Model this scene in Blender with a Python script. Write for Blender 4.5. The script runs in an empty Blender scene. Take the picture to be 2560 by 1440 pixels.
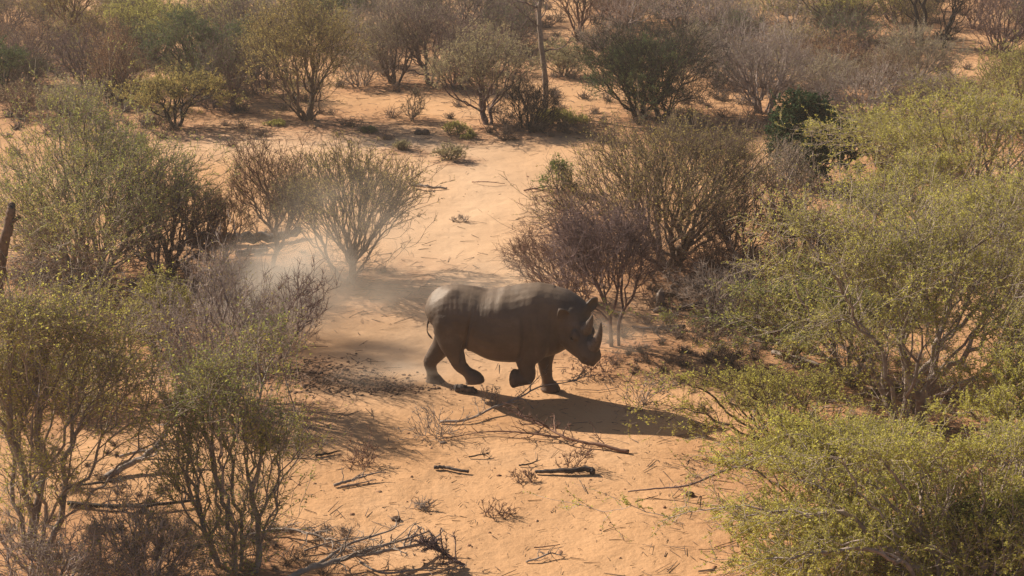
import bpy, math, random
import numpy as np
from mathutils import Vector, Matrix, noise as mnoise

# ------------------------------------------------------------------ camera, world, sun
scn = bpy.context.scene
COL = scn.collection
CAM_H = 9.3
PITCH = math.radians(17.3)
FPX = 4400.0
cam_d = bpy.data.cameras.new("camera")
cam_d.sensor_width = 36.0
cam_d.lens = FPX / 2560.0 * 36.0
cam_d.clip_start = 0.1
cam_d.clip_end = 6000.0
cam = bpy.data.objects.new("camera", cam_d)
COL.objects.link(cam)
cam.location = (0, 0, CAM_H)
cam.rotation_euler = (math.pi / 2 - PITCH, 0, 0)
scn.camera = cam

SUN_DIR = Vector((1.14, -0.77, -0.96)).normalized()      # the way the light travels
SUN_EL = math.asin(-SUN_DIR.z)
SUN_AZ = math.atan2(-SUN_DIR.x, -SUN_DIR.y)
world = bpy.data.worlds.new("World")
scn.world = world
world.use_nodes = True
wn = world.node_tree
wn.nodes.clear()
sky = wn.nodes.new("ShaderNodeTexSky")
sky.sky_type = 'NISHITA'
sky.sun_disc = False
sky.sun_elevation = SUN_EL
sky.sun_rotation = SUN_AZ
sky.dust_density = 1.5
sky.air_density = 1.0
bg = wn.nodes.new("ShaderNodeBackground")
bg.inputs[1].default_value = 0.05
wo = wn.nodes.new("ShaderNodeOutputWorld")
wn.links.new(sky.outputs[0], bg.inputs[0])
wn.links.new(bg.outputs[0], wo.inputs[0])

sun_d = bpy.data.lights.new("sun", 'SUN')
sun_d.energy = 5.0
sun_d.angle = math.radians(0.6)
sun_d.color = (1.0, 0.87, 0.70)
sun = bpy.data.objects.new("sun", sun_d)
COL.objects.link(sun)
sun.rotation_euler = SUN_DIR.to_track_quat('-Z', 'Y').to_euler()

scn.view_settings.view_transform = 'Standard'
scn.view_settings.look = 'None'
scn.view_settings.exposure = 0.64
scn.view_settings.gamma = 1.0
try:
    scn.cycles.volume_bounces = 1
    scn.cycles.volume_step_rate = 2.0
    scn.cycles.volume_max_steps = 128
    scn.cycles.max_bounces = 9
    scn.cycles.diffuse_bounces = 7
except Exception:
    pass

# ------------------------------------------------------------------ pixel -> ground helpers
cp, sp = math.cos(PITCH), math.sin(PITCH)
def G(px, py, z=0.0):
    """world point where the view ray of a photo pixel meets height z"""
    a = (px - 1280.0) / FPX
    b = (720.0 - py) / FPX
    d = (a, cp + b * sp, -sp + b * cp)
    t = (z - CAM_H) / d[2]
    return Vector((d[0] * t, d[1] * t, z))
def scale_at(p):
    return FPX / (p[1] * cp + (CAM_H - p[2]) * sp)        # photo pixels per metre
def height_for(base, top_py):
    """height above base whose projection falls on image row top_py"""
    b = (720.0 - top_py) / FPX
    return CAM_H + base.y * ((-sp + b * cp) / (cp + b * sp))
def ground_z(x, y):
    return (0.035 * math.sin(x * 0.55 + 1.3) * math.cos(y * 0.41) + 0.025 * math.sin(x * 1.3 + y * 0.9)
            + 0.012 * math.sin(x * 2.9 - y * 2.1 + 0.7))

# ------------------------------------------------------------------ mesh helpers
def mesh_np(name, V, F, mat, parent=None, tint=None, smooth=False):
    V = np.asarray(V, dtype=np.float32); F = np.asarray(F, dtype=np.int32)
    me = bpy.data.meshes.new(name)
    k = F.shape[1]
    me.vertices.add(len(V)); me.vertices.foreach_set("co", V.ravel())
    me.loops.add(F.size); me.loops.foreach_set("vertex_index", F.ravel())
    me.polygons.add(len(F))
    me.polygons.foreach_set("loop_start", np.arange(0, F.size, k, dtype=np.int32))
    try:
        me.polygons.foreach_set("loop_total", np.full(len(F), k, dtype=np.int32))
    except Exception:
        pass
    if smooth:
        me.polygons.foreach_set("use_smooth", np.ones(len(F), dtype=bool))
    if tint is not None:
        at = me.attributes.new("tint", 'FLOAT', 'POINT')
        at.data.foreach_set("value", np.asarray(tint, dtype=np.float32))
    me.update(calc_edges=True)
    if mat: me.materials.append(mat)
    o = bpy.data.objects.new(name, me)
    COL.objects.link(o)
    if parent: o.parent = parent
    return o

def tag(o, label=None, cat=None, group=None, kind=None):
    if label: o["label"] = label
    if cat: o["category"] = cat
    if group: o["group"] = group
    if kind: o["kind"] = kind
    return o
def empty(name, loc, label, cat, group=None):
    o = bpy.data.objects.new(name, None)
    o.empty_display_size = 0.2
    COL.objects.link(o)
    o.location = loc
    return tag(o, label, cat, group)

def tubes(P0, P1, R0, R1, sides):
    """many tapered prisms at once"""
    P0 = np.asarray(P0, float); P1 = np.asarray(P1, float)
    n = len(P0)
    if n == 0: return np.zeros((0, 3)), np.zeros((0, 4), int)
    d = P1 - P0
    L = np.linalg.norm(d, axis=1, keepdims=True) + 1e-9
    d = d / L
    ref = np.where(np.abs(d[:, 2:3]) > 0.9, np.array([[1., 0, 0]]), np.array([[0., 0, 1.]]))
    u = np.cross(ref, d); u /= np.linalg.norm(u, axis=1, keepdims=True) + 1e-9
    v = np.cross(d, u)
    ang = np.arange(sides) * 2 * math.pi / sides
    c = np.cos(ang)[None, :, None]; s = np.sin(ang)[None, :, None]
    off = u[:, None, :] * c + v[:, None, :] * s
    A = P0[:, None, :] + off * np.asarray(R0)[:, None, None]
    B = P1[:, None, :] + off * np.asarray(R1)[:, None, None]
    V = np.concatenate([A, B], axis=1).reshape(-1, 3)
    i = np.arange(sides); j = (i + 1) % sides
    f = np.stack([i, j, j + sides, i + sides], axis=1)
    F = (f[None] + (np.arange(n) * 2 * sides)[:, None, None]).reshape(-1, 4)
    return V, F
class Bag:
    def __init__(self): self.V = []; self.F = []; self.T = []; self.n = 0
    def add(self, V, F, T=None):
        if len(V) == 0: return
        self.V.append(V); self.F.append(F + self.n); self.n += len(V)
        self.T.append(np.zeros(len(V)) if T is None else T)
    def build(self, name, mat, parent=None, smooth=False):
        return mesh_np(name, np.concatenate(self.V), np.concatenate(self.F), mat, parent, np.concatenate(self.T), smooth)

def cat_rom(pts, n):
    """smooth resampling of a list of tuples"""
    P = np.array(pts, float)
    m = len(P)
    t = np.linspace(0, m - 1, n)
    i = np.clip(np.floor(t).astype(int), 0, m - 2)
    f = (t - i)[:, None]
    p0 = P[np.clip(i - 1, 0, m - 1)]; p1 = P[i]; p2 = P[i + 1]; p3 = P[np.clip(i + 2, 0, m - 1)]
    return 0.5 * ((2 * p1) + (-p0 + p2) * f + (2 * p0 - 5 * p1 + 4 * p2 - p3) * f**2 + (-p0 + 3 * p1 - 3 * p2 + p3) * f**3)

def loft(C, A, B, side=None, sides=16, power=2.0):
    """closed skin round the centre line C; A = half height, B = half width (along `side`)"""
    C = np.asarray(C, float); n = len(C)
    T = np.gradient(C, axis=0); T /= np.linalg.norm(T, axis=1, keepdims=True) + 1e-9
    if side is None: side = np.array([0., 1., 0.])
    S = np.tile(np.asarray(side, float), (n, 1))
    S -= T * np.sum(S * T, axis=1, keepdims=True); S /= np.linalg.norm(S, axis=1, keepdims=True) + 1e-9
    U = np.cross(T, S)
    ang = np.arange(sides) * 2 * math.pi / sides
    cs, sn = np.cos(ang), np.sin(ang)
    cs = np.sign(cs) * np.abs(cs)**(2 / power); sn = np.sign(sn) * np.abs(sn)**(2 / power)
    V = (C[:, None] + S[:, None] * (cs[None, :, None] * np.asarray(B)[:, None, None])
         + U[:, None] * (sn[None, :, None] * np.asarray(A)[:, None, None])).reshape(-1, 3)
    F = []
    for r in range(n - 1):
        for k in range(sides):
            k2 = (k + 1) % sides
            F.append((r * sides + k, r * sides + k2, (r + 1) * sides + k2, (r + 1) * sides + k))
    V = np.vstack([V, C[0], C[-1]])
    c0, c1 = n * sides, n * sides + 1
    for k in range(0, sides, 2):
        F.append((c0, (k + 2) % sides, (k + 1) % sides, k))
        b = (n - 1) * sides
        F.append((c1, b + k, b + (k + 1) % sides, b + (k + 2) % sides))
    return V, np.array(F)

# ------------------------------------------------------------------ materials
def new_mat(name):
    m = bpy.data.materials.new(name); m.use_nodes = True
    nt = m.node_tree; nt.nodes.clear()
    out = nt.nodes.new("ShaderNodeOutputMaterial")
    return m, nt, out
def ramp(nt, stops):
    r = nt.nodes.new("ShaderNodeValToRGB")
    e = r.color_ramp.elements
    e[0].position, e[0].color = stops[0][0], (*stops[0][1], 1)
    e[1].position, e[1].color = stops[-1][0], (*stops[-1][1], 1)
    for p, c in stops[1:-1]:
        q = e.new(p); q.color = (*c, 1)
    return r
def noise_node(nt, scale, detail=4, coord=None, rough=0.6):
    n = nt.nodes.new("ShaderNodeTexNoise")
    n.inputs["Scale"].default_value = scale; n.inputs["Detail"].default_value = detail
    n.inputs["Roughness"].default_value = rough
    if coord is not None: nt.links.new(coord, n.inputs["Vector"])
    return n

def leaf_mat(name, a, b, c, trans=0.6):
    """three leaf colours picked by the per-leaf tint"""
    m, nt, out = new_mat(name)
    at = nt.nodes.new("ShaderNodeAttribute"); at.attribute_name = "tint"
    r = ramp(nt, [(0.0, a), (0.5, b), (1.0, c)])
    nt.links.new(at.outputs["Fac"], r.inputs[0])
    d = nt.nodes.new("ShaderNodeBsdfPrincipled")
    d.inputs["Roughness"].default_value = 0.7
    d.inputs["Specular IOR Level"].default_value = 0.15
    t = nt.nodes.new("ShaderNodeBsdfTranslucent")
    nt.links.new(r.outputs[0], d.inputs["Base Color"]); nt.links.new(r.outputs[0], t.inputs["Color"])
    mx = nt.nodes.new("ShaderNodeMixShader"); mx.inputs[0].default_value = trans
    nt.links.new(d.outputs[0], mx.inputs[1]); nt.links.new(t.outputs[0], mx.inputs[2])
    nt.links.new(mx.outputs[0], out.inputs[0])
    return m
def bark_mat(name, a, b, c, scale=14.0):
    m, nt, out = new_mat(name)
    co = nt.nodes.new("ShaderNodeTexCoord")
    n = noise_node(nt, scale, 5, co.outputs["Object"])
    at = nt.nodes.new("ShaderNodeAttribute"); at.attribute_name = "tint"
    ad = nt.nodes.new("ShaderNodeMath"); ad.operation = 'MULTIPLY_ADD'
    nt.links.new(at.outputs["Fac"], ad.inputs[0]); ad.inputs[1].default_value = 0.5
    nt.links.new(n.outputs["Fac"], ad.inputs[2])
    r = ramp(nt, [(0.35, a), (0.6, b), (0.95, c)])
    nt.links.new(ad.outputs[0], r.inputs[0])
    d = nt.nodes.new("ShaderNodeBsdfPrincipled"); d.inputs["Roughness"].default_value = 0.8
    d.inputs["Specular IOR Level"].default_value = 0.3
    nt.links.new(r.outputs[0], d.inputs["Base Color"])
    bp = nt.nodes.new("ShaderNodeBump"); bp.inputs["Strength"].default_value = 0.6; bp.inputs["Distance"].default_value = 0.01
    n2 = noise_node(nt, scale * 3, 4, co.outputs["Object"])
    nt.links.new(n2.outputs["Fac"], bp.inputs["Height"]); nt.links.new(bp.outputs[0], d.inputs["Normal"])
    nt.links.new(d.outputs[0], out.inputs[0])
    return m

LEAF = {
 'olive':  leaf_mat('leaf_olive', (0.190, 0.170, 0.064), (0.448, 0.372, 0.126), (0.595, 0.455, 0.149)),
 'yellow': leaf_mat('leaf_yellow_green', (.30, .285, .085), (.53, .49, .115), (.60, .57, .13)),
 'green':  leaf_mat('leaf_green', (0.144, 0.181, 0.054), (0.376, 0.398, 0.107), (0.577, 0.502, 0.115)),
 'grey':   leaf_mat('leaf_grey_green', (0.190, 0.181, 0.108), (0.433, 0.384, 0.212), (0.528, 0.445, 0.231)),
 'dark':   leaf_mat('leaf_dark_green', (0.021, 0.045, 0.019), (0.049, 0.098, 0.038), (0.073, 0.125, 0.043), 0.2),
 'deep':   leaf_mat('leaf_deep_green', (0.091, 0.145, 0.067), (0.172, 0.232, 0.083), (0.273, 0.282, 0.101), 0.25),
 'bright': leaf_mat('leaf_bright_green', (0.074, 0.133, 0.031), (0.181, 0.263, 0.060), (0.253, 0.316, 0.078)),
 'dry':    leaf_mat('leaf_dry', (0.223, 0.138, 0.076), (0.492, 0.303, 0.155), (0.595, 0.411, 0.197)),
 'scrub':  leaf_mat('leaf_ochre_scrub', (0.292, 0.265, 0.087), (0.531, 0.506, 0.139), (0.595, 0.525, 0.139)),
}
BARK = {
 'brown':  bark_mat('bark_brown', (0.073, 0.048, 0.035), (0.138, 0.095, 0.069), (0.244, 0.170, 0.127)),
 'purple': bark_mat('bark_purple_brown', (0.074, 0.046, 0.046), (0.148, 0.095, 0.090), (0.276, 0.190, 0.174)),
 'grey':   bark_mat('bark_grey', (0.170, 0.135, 0.117), (0.282, 0.226, 0.189), (0.471, 0.377, 0.311)),
 'lilac':  bark_mat('bark_lilac_grey', (0.208, 0.160, 0.147), (0.320, 0.255, 0.226), (0.490, 0.395, 0.348)),
 'black':  bark_mat('bark_black', (0.014, 0.011, 0.010), (0.034, 0.024, 0.020), (0.084, 0.060, 0.048)),
 'rust':   bark_mat('bark_rust', (0.098, 0.052, 0.035), (0.187, 0.100, 0.069), (0.308, 0.179, 0.122)),
 'pale':   bark_mat('wood_bleached', (0.160, 0.125, 0.100), (0.280, 0.220, 0.175), (0.420, 0.340, 0.280)),
 'char':   bark_mat('wood_charred', (0.020, 0.016, 0.016), (0.044, 0.034, 0.032), (0.200, 0.160, 0.140), 9),
}

# ------------------------------------------------------------------ woody plant generator
def skeleton(rng, pts, stems, stem_len, spread, bf, step, wiggle, paths=None):
    """grow a branching skeleton from the base through all crown points"""
    nodes = [np.zeros(3)]; par = [-1]; path = [0.0]
    if paths:
        for pp in paths:
            prev = 0; L_ = 0
            if pp[0][2] > .1:
                prev = int(np.argmin([np.linalg.norm(np.array(pp[0]) - q_) for q_ in nodes]))
            Q = cat_rom([(a, b, c) for a, b, c in pp], len(pp) * 3)
            for q in Q:
                L_ = path[prev] + np.linalg.norm(q - nodes[prev])
                nodes.append(q.copy()); par.append(prev); path.append(L_); prev = len(nodes) - 1
    for k in range(0 if paths else stems):
        a = 2 * math.pi * (k + rng.uniform(0, .6)) / max(stems, 1)
        lean = spread * rng.uniform(.3, 1.5)
        d = np.array([math.cos(a) * lean, math.sin(a) * lean, 1.0]); d /= np.linalg.norm(d)
        start = np.array([math.cos(a), math.sin(a), 0]) * (rng.uniform(.01, .06) * stems**0.5 if stems > 1 else 0)
        prev = 0; p = start.copy()
        m = max(2, int(stem_len * rng.uniform(.7, 1.25) / step))
        nodes.append(p.copy()); par.append(0); path.append(0.0); prev = len(nodes) - 1
        for _ in range(m):
            d = d + rng.normal(0, wiggle * .7, 3); d /= np.linalg.norm(d)
            q = p + d * step
            nodes.append(q); par.append(prev); path.append(path[prev] + step); prev = len(nodes) - 1
            p = q
    N = len(pts)
    cap = N * 12 + len(nodes) + 50
    X = np.zeros((cap, 3)); X[:len(nodes)] = nodes
    par = par + [0] * (cap - len(par)); pl = np.zeros(cap); pl[:len(path)] = path
    n = len(nodes)
    best = np.full(N, 1e9); bj = np.zeros(N, int)
    first = 1 if stems > 0 else 0
    for j in range(first, n):
        c = np.linalg.norm(pts - X[j], axis=1) + bf * pl[j]
        # do not let crown points hang from the very foot
        if stems > 0 and X[j][2] < stem_len * .35: c = c + 3.0
        m_ = c < best; best[m_] = c[m_]; bj[m_] = j
    alive = np.ones(N, bool); tips = np.zeros(cap, bool)
    for _ in range(N):
        c = np.where(alive, best, 1e9)
        i = int(np.argmin(c)); alive[i] = False
        j = int(bj[i]); a = X[j]; b = pts[i]
        L = np.linalg.norm(b - a)
        k = max(1, min(9, int(L / step)))
        mid = rng.normal(0, 1, 3) * L * wiggle * .3; mid[2] -= L * 0.03
        prev = j; new = []
        for s in range(1, k + 1):
            t = s / k
            q = a + (b - a) * t + mid * (4 * t * (1 - t))
            if s < k: q = q + rng.normal(0, step * wiggle * .5, 3)
            if n >= cap: break
            X[n] = q; par[n] = prev; pl[n] = pl[prev] + np.linalg.norm(q - X[prev]); prev = n
            new.append(n); n += 1
        tips[prev] = True
        idx = np.nonzero(alive)[0]
        if len(idx) and new:
            for q in new:
                cc = np.linalg.norm(pts[idx] - X[q], axis=1) + bf * pl[q]
                mm = cc < best[idx]
                best[idx[mm]] = cc[mm]; bj[idx[mm]] = q
    return X[:n], np.array(par[:n]), tips[:n]

def crown_points(rng, n, R, Ry, h, zlow, clumps, flat, off, dome, uni, basal):
    """partly clumped points under an uneven, lobed umbrella"""
    ph = rng.uniform(0, 6.28, 6)
    def lobes(a): return .88 + .14 * np.sin(2 * a + ph[0]) + .13 * np.sin(3 * a + ph[1]) + .10 * np.sin(5 * a + ph[2])
    def topf(x, y):
        return 1 + .13 * np.sin(3.1 * x + ph[3]) * np.cos(2.7 * y + ph[4]) + .09 * np.sin(7 * x + 5 * y + ph[5])
    def draw(m, bias):
        a = rng.uniform(0, 2 * math.pi, m); r = rng.uniform(0, 1, m)**.55
        rr = r * lobes(a)
        x, y = rr * np.cos(a), rr * np.sin(a)
        top = (1 - dome * r * r) * topf(x, y)
        lo = np.minimum(zlow * (.55 + .75 * r), top * .8)
        z = lo + (top - lo) * rng.uniform(0, 1, m)**bias
        return np.column_stack([x, y, z])
    c = draw(clumps, .45)
    nu = int(n * uni)
    k = rng.integers(0, clumps, n - nu)
    sg = 0.5 / clumps**0.4 * rng.uniform(.6, 1.4, clumps)[k]
    if flat < .28:          # boughs: pads drawn out along their own direction
        ca = np.arctan2(c[:, 1], c[:, 0])[k]; t = rng.normal(0, 1, n - nu) * sg * 1.7; w = rng.normal(0, 1, n - nu) * sg * .45
        p = c[k] + np.column_stack([np.cos(ca) * t - np.sin(ca) * w, np.sin(ca) * t + np.cos(ca) * w, rng.normal(0, 1, n - nu) * sg * flat])
    else:
        p = c[k] + rng.normal(0, 1, (n - nu, 3)) * sg[:, None] * np.array([1, 1, flat])
    p = np.vstack([p, draw(nu, .62)])
    kb = int(n * basal); pb = draw(kb, 1.0); pb[:, :2] *= .55; pb[:, 2] = rng.uniform(.10, .42, kb); p[rng.integers(0, len(p), kb)] = pb
    p[:, 2] = np.maximum(p[:, 2], .07)
    p = p * np.array([R, Ry, h])
    s = np.clip(p[:, 2] / h, 0, 1)
    p[:, 0] += off * s
    return p, np.zeros(n, int)

PRE = {
 # bark, leaf, twigs per tip, twig length, leaves per twig, leaf size, leaf from height fraction, stems, zlow, clumps, flat, dome, bf
 'olive':   dict(bark='brown', leaf='olive', tw=3, tl=.20, lv=4, ls=.022, lf=.35, stems=8, spread=.7, zlow=.22, clumps=16, flat=.6, dome=.35, bf=.75),
 'twiggy':  dict(bark='brown', leaf='olive', tw=4, tl=.22, lv=1.6, ls=.020, lf=.45, stems=9, spread=.75, zlow=.18, clumps=16, flat=.7, dome=.35, bf=.8),
 'vase':    dict(bark='grey', leaf='olive', tw=3, tl=.16, lv=1.6, ls=.020, lf=.55, stems=6, zlow=.42, clumps=14, flat=.5, dome=.25, bf=.85),
 'bare':    dict(bark='purple', leaf='dry', tw=4, tl=.22, lv=0.15, ls=.018, lf=.4, stems=5, zlow=.32, clumps=14, flat=.7, dome=.35, bf=.75),
 'green':   dict(bark='brown', leaf='green', tw=4, tl=.20, lv=6, ls=.024, lf=.2, stems=6, zlow=.30, clumps=20, flat=.5, dome=.35, bf=.75),
 'yellow':  dict(bark='brown', leaf='yellow', tw=4, tl=.20, lv=6, ls=.024, lf=.2, stems=5, zlow=.35, clumps=20, flat=.45, dome=.3, bf=.75),
 'ever':    dict(bark='black', leaf='dark', tw=5, tl=.16, lv=9, ls=.034, lf=.0, stems=4, zlow=.34, clumps=12, flat=.9, dome=.4, bf=.75),
 'layer':   dict(bark='brown', leaf='olive', tw=4, tl=.18, lv=5, ls=.024, lf=.3, stems=3, zlow=.5, clumps=12, flat=.3, dome=.25, bf=.6),
}
TREES = []      # (x, y, R) for litter and soil
def plant(name, label, cat, base, x0, x1, top, pre, seed, group=None, depth=None, **kw):
    P = dict(PRE[pre]); P.update(kw)
    rng = np.random.default_rng(seed)
    b = G(*base); s = scale_at(b)
    R = (x1 - x0) / 2 / s * (1.13 if base[1] > 330 else 1.22)
    off = ((x0 + x1) / 2 - base[0]) / s
    h = height_for(b, top)
    td = CAM_H / b.y
    h -= min(.3 * h, (R * .8 * td)**2 / (1.4 * h))
    if base[1] < 330 and name in ('thorn_tree', 'thorn_bush'): h *= 1.12
    Ry = depth if depth else min(R, h * .9)
    area = (x1 - x0) * h * s
    n = int(P.get('k', 3.4) * .82 * math.sqrt(area))
    n = max(60, min(n, 2600))
    if base[1] < 330 and P['zlow'] < .49 and name == 'thorn_bush': P['zlow'] *= .8
    if base[1] < 330: P['lv'] *= 1.35
    pts, clump = crown_points(rng, n, R * .93, Ry * .93, h, P['zlow'], P['clumps'], P['flat'], off, P['dome'], P.get('uni', .38), P.get('basal', .07))
    step = max(.07, .05 * h)
    X, par, tips = skeleton(rng, pts, P['stems'], h * P.get('sl', P['zlow'] * .75), P.get('spread', .45), P['bf'], step, P.get('wig', .28), P.get('paths'))
    m = len(X)
    cnt = np.zeros(m); cnt[tips] = 1
    for i in range(m - 1, 0, -1):
        cnt[par[i]] += cnt[i]
    cnt = np.maximum(cnt, 1)
    rb = P.get('rb', .035 * h**0.8 * (5 / max(P['stems'], 2))**.35)
    rt = max(.0035, .16 / s)                       # finest wood
    big = max(cnt[1:].max(), 2)
    ex = math.log(rb / rt) / math.log(big)
    rad = rt * cnt**ex
    rad[0] = rb
    e = np.nonzero(par > 0)[0] if P['stems'] > 0 else np.nonzero(par >= 0)[0]
    P0 = X[par[e]]; P1 = X[e]
    R1 = rad[e]; R0 = np.minimum(rad[par[e]], R1 * 1.35)
    # run the joints into each other
    ext = (P1 - P0); ext = ext / (np.linalg.norm(ext, axis=1, keepdims=True) + 1e-9)
    thick = R1 > .012
    root = empty(name, (b.x, b.y, ground_z(b.x, b.y) - .02), label, cat, group)
    wood = Bag()
    tv = rng.uniform(-.3, .5, m)
    for msk, sd in ((thick, 6), (~thick, 3)):
        if msk.any():
            V, F = tubes(P0[msk] - ext[msk] * R0[msk][:, None] * .5, P1[msk], R0[msk], R1[msk], sd)
            wood.add(V, F, np.repeat(tv[e[msk]], 2 * sd))
    # fine twigs
    tipi = np.nonzero(tips)[0]
    extra = np.nonzero((cnt <= 3) & (par > 0))[0]
    src = np.concatenate([np.repeat(tipi, P['tw']), extra])
    d0 = X[src] - X[np.maximum(par[src], 0)]
    d0 /= np.linalg.norm(d0, axis=1, keepdims=True) + 1e-9
    up = P.get('up', .25)
    d1 = d0 + rng.normal(0, .6, d0.shape); d1[:, 2] += up
    d1 /= np.linalg.norm(d1, axis=1, keepdims=True)
    tl = P['tl'] * (.45 + rng.uniform(0, 1, (len(src), 1)) + 1.3 * (rng.uniform(0, 1, (len(src), 1)) < .07)) * min(1.3, max(.6, h / 2.3))
    a = X[src]; bq = a + d1 * tl * .5
    d2 = d1 + rng.normal(0, .45, d1.shape); d2 /= np.linalg.norm(d2, axis=1, keepdims=True)
    c = bq + d2 * tl * .5
    hb = np.full(len(src), rt)
    V, F = tubes(a, bq, hb, hb * .8, 3); wood.add(V, F, np.repeat(rng.uniform(-.1, .8, len(src)), 6))
    V, F = tubes(bq, c, hb * .8, hb * .4, 3); wood.add(V, F, np.repeat(rng.uniform(-.1, .8, len(src)), 6))
    wood.build('branches', BARK[P['bark']], root)
    # leaves
    lv = P['lv'] * .72
    if lv > 0:
        nl = int(len(src) * lv * 2.3)
        q = rng.integers(0, len(src), nl)
        zf = a[q][:, 2] / h
        keep = rng.uniform(0, 1, nl) < np.clip((zf - P['lf'] + .22) / .3, P.get('lmin', .04), 1)
        q = q[keep]; nl = len(q)
        t = rng.uniform(0, 1, (nl, 1))**.7
        pos = np.where(t < .5, a[q] + (bq[q] - a[q]) * t * 2, bq[q] + (c[q] - bq[q]) * (t * 2 - 1))
        pos = pos + rng.normal(0, .008 + .1 * P['ls'], (nl, 3))
        tw_t = rng.normal(0, .2, len(src))[q]
        ls = max(P['ls'] * .60, .66 / s) * rng.uniform(.45, 1.7, (nl, 1))
        ax = rng.normal(0, 1, (nl, 3)); ax[:, 2] *= .6; ax /= np.linalg.norm(ax, axis=1, keepdims=True)
        o2 = np.cross(ax, rng.normal(0, 1, (nl, 3)) + np.array([0, 0, .8])); o2 /= np.linalg.norm(o2, axis=1, keepdims=True) + 1e-9
        LV = np.stack([pos - ax * ls, pos - o2 * ls * .42, pos + ax * ls, pos + o2 * ls * .42], axis=1).reshape(-1, 3)
        LF = np.arange(nl * 4).reshape(-1, 4)
        ct = rng.uniform(-.22, .22, P['clumps'])
        near = np.zeros(nl)
        cc = np.zeros(m); cc[tipi[:len(clump)]] = 0
        # tint: by leaf, by crown clump, paler towards the young top shoots
        gx = np.sin(pos[:, 0] * 5 / max(R, .3) + seed) * np.cos(pos[:, 1] * 6 / max(Ry, .3) + pos[:, 2] * 3)
        tt = np.clip(.47 + .30 * gx + tw_t + rng.normal(0, .14, nl), 0, 1)
        mesh_np('foliage', LV, LF, LEAF[P['leaf']], root, np.repeat(tt, 4))
    TREES.append((b.x + off * .3, b.y, max(R, .4)))
    return root

# ------------------------------------------------------------------ the thicket (base pixel, crown left/right, crown top)
exec_list = []
def T(*a, **k): exec_list.append((a, k))
TR, BU = 'thorn_tree', 'thorn_bush'
# --- left middle
T(BU, 'large rounded thorn bush with olive top, upper left behind the slim leaning trunk', 'bush', (232,698), 0, 560, 268, 'olive', 1, k=6.4, lf=.42, lv=5.5, leaf='green', stems=13, zlow=.12, spread=.9, bark='grey', uni=.6, dome=.42, tw=3)
T(BU, 'dark brown many-stemmed bush between the large rounded bush and the slender brown tree', 'bush', (415,690), 318, 570, 430, 'twiggy', 2, bark='purple', lv=1.0, stems=9, leaf='olive')
T(BU, 'low sparse brown bush in front of the fallen log', 'bush', (545,655), 478, 640, 468, 'twiggy', 3, bark='rust', lv=1.0, leaf='olive', k=2.6)
T(TR, 'slender single-stemmed brown tree in front of the end of the fallen log', 'tree', (682,660), 588, 800, 368, 'bare', 4, bark='rust', stems=1, sl=.32, zlow=.42, lv=1.1, leaf='olive', rb=.05, k=4)
T(TR, 'vase-shaped thorn tree with sparse olive tips veiled by dust behind the rhino', 'tree', (868,700), 690, 1080, 385, 'vase', 5, stems=8, k=4.8, lv=2.6, leaf='olive', bark='brown', spread=1.05, uni=.6, dome=.18, rb=.055, zlow=.42)
T(BU, 'small olive seedling bush beneath the left side of the large rounded bush', 'bush', (92,655), 40, 160, 560, 'olive', 6, k=2.4)
# --- left background
T(TR, 'tall olive many-stemmed tree standing alone beside the upper clearing', 'tree', (762,298), 592, 905, 14, 'olive', 10, stems=8, zlow=.4, lv=5, lf=.2, k=4.4, leaf='olive', bark='brown', dome=.45)
T(TR, 'small flat-topped acacia with dark trunks behind the large rounded bush', 'tree', (440,316), 325, 560, 190, 'layer', 11, bark='black', stems=4, k=4)
T(TR, 'dull dark green crown behind the small flat-topped acacia', 'tree', (490,236), 372, 590, 58, 'green', 12, leaf='deep', bark='purple', k=4)
T(BU, 'purple-brown leafless bush with upright stems near the left edge background', 'bush', (215,222), 130, 300, 84, 'bare', 13, stems=9, k=4)
T(BU, 'pale grey-green low bush just above the large rounded bush', 'bush', (170,292), 105, 262, 210, 'olive', 14, leaf='grey', bark='grey', lv=3, k=3, stems=6)
T(TR, 'yellow-olive domed tree at the top left behind the dull green crown', 'tree', (385,150), 262, 530, 6, 'yellow', 15, leaf='scrub', lv=5)
T(TR, 'small tree with dark forked trunk on the left picture edge', 'tree', (2,248), -80, 62, 120, 'layer', 16, bark='black', leaf='deep', k=3.4)
T(BU, 'reddish dead-leaved bush at the upper left edge', 'bush', (70,168), -40, 175, 55, 'bare', 17, leaf='dry', lv=2, bark='purple')
T(TR, 'thin high tree with two bare trunks cut by the top edge at the left', 'tree', (172,122), 90, 260, -70, 'olive', 18, stems=2, zlow=.5, bark='rust')
T(TR, 'slim straight grey-leaved sapling between flat-topped acacia and lone olive tree', 'tree', (580,280), 528, 632, 108, 'twiggy', 19, stems=2, zlow=.45, leaf='deep', bark='purple')
T(BU, 'brown leafy bush between purple-brown leafless bush and flat-topped acacia', 'bush', (300,258), 225, 352, 96, 'twiggy', 20, leaf='dry', lv=2, bark='rust')
T(BU, 'dark dead scrub lying low left of the flat-topped acacia trunks', 'bush', (275,262), 215, 330, 205, 'bare', 21, bark='black', k=3, stems=8)
T(BU, 'dusky purple thicket bush behind the dull green crown', 'bush', (575,120), 470, 680, 8, 'bare', 22, lv=.8, leaf='deep')
T(TR, 'dark green rounded crown at the top edge above the lone olive tree', 'tree', (860,92), 790, 935, -40, 'green', 23, leaf='deep')
T(BU, 'grey-mauve hazy bush left of the far forked tree', 'bush', (910,160), 850, 1000, 25, 'bare', 24, bark='grey', lv=1.0, leaf='grey')
T(BU, 'dark low purple bush on the far left under the reddish one', 'bush', (30,215), -30, 110, 105, 'bare', 25, lv=.4)
T(BU, 'small sprawling dark-stemmed bush under the left flank of the lone olive tree', 'bush', (655,235), 590, 740, 120, 'twiggy', 26, leaf='deep', bark='purple')
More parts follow.
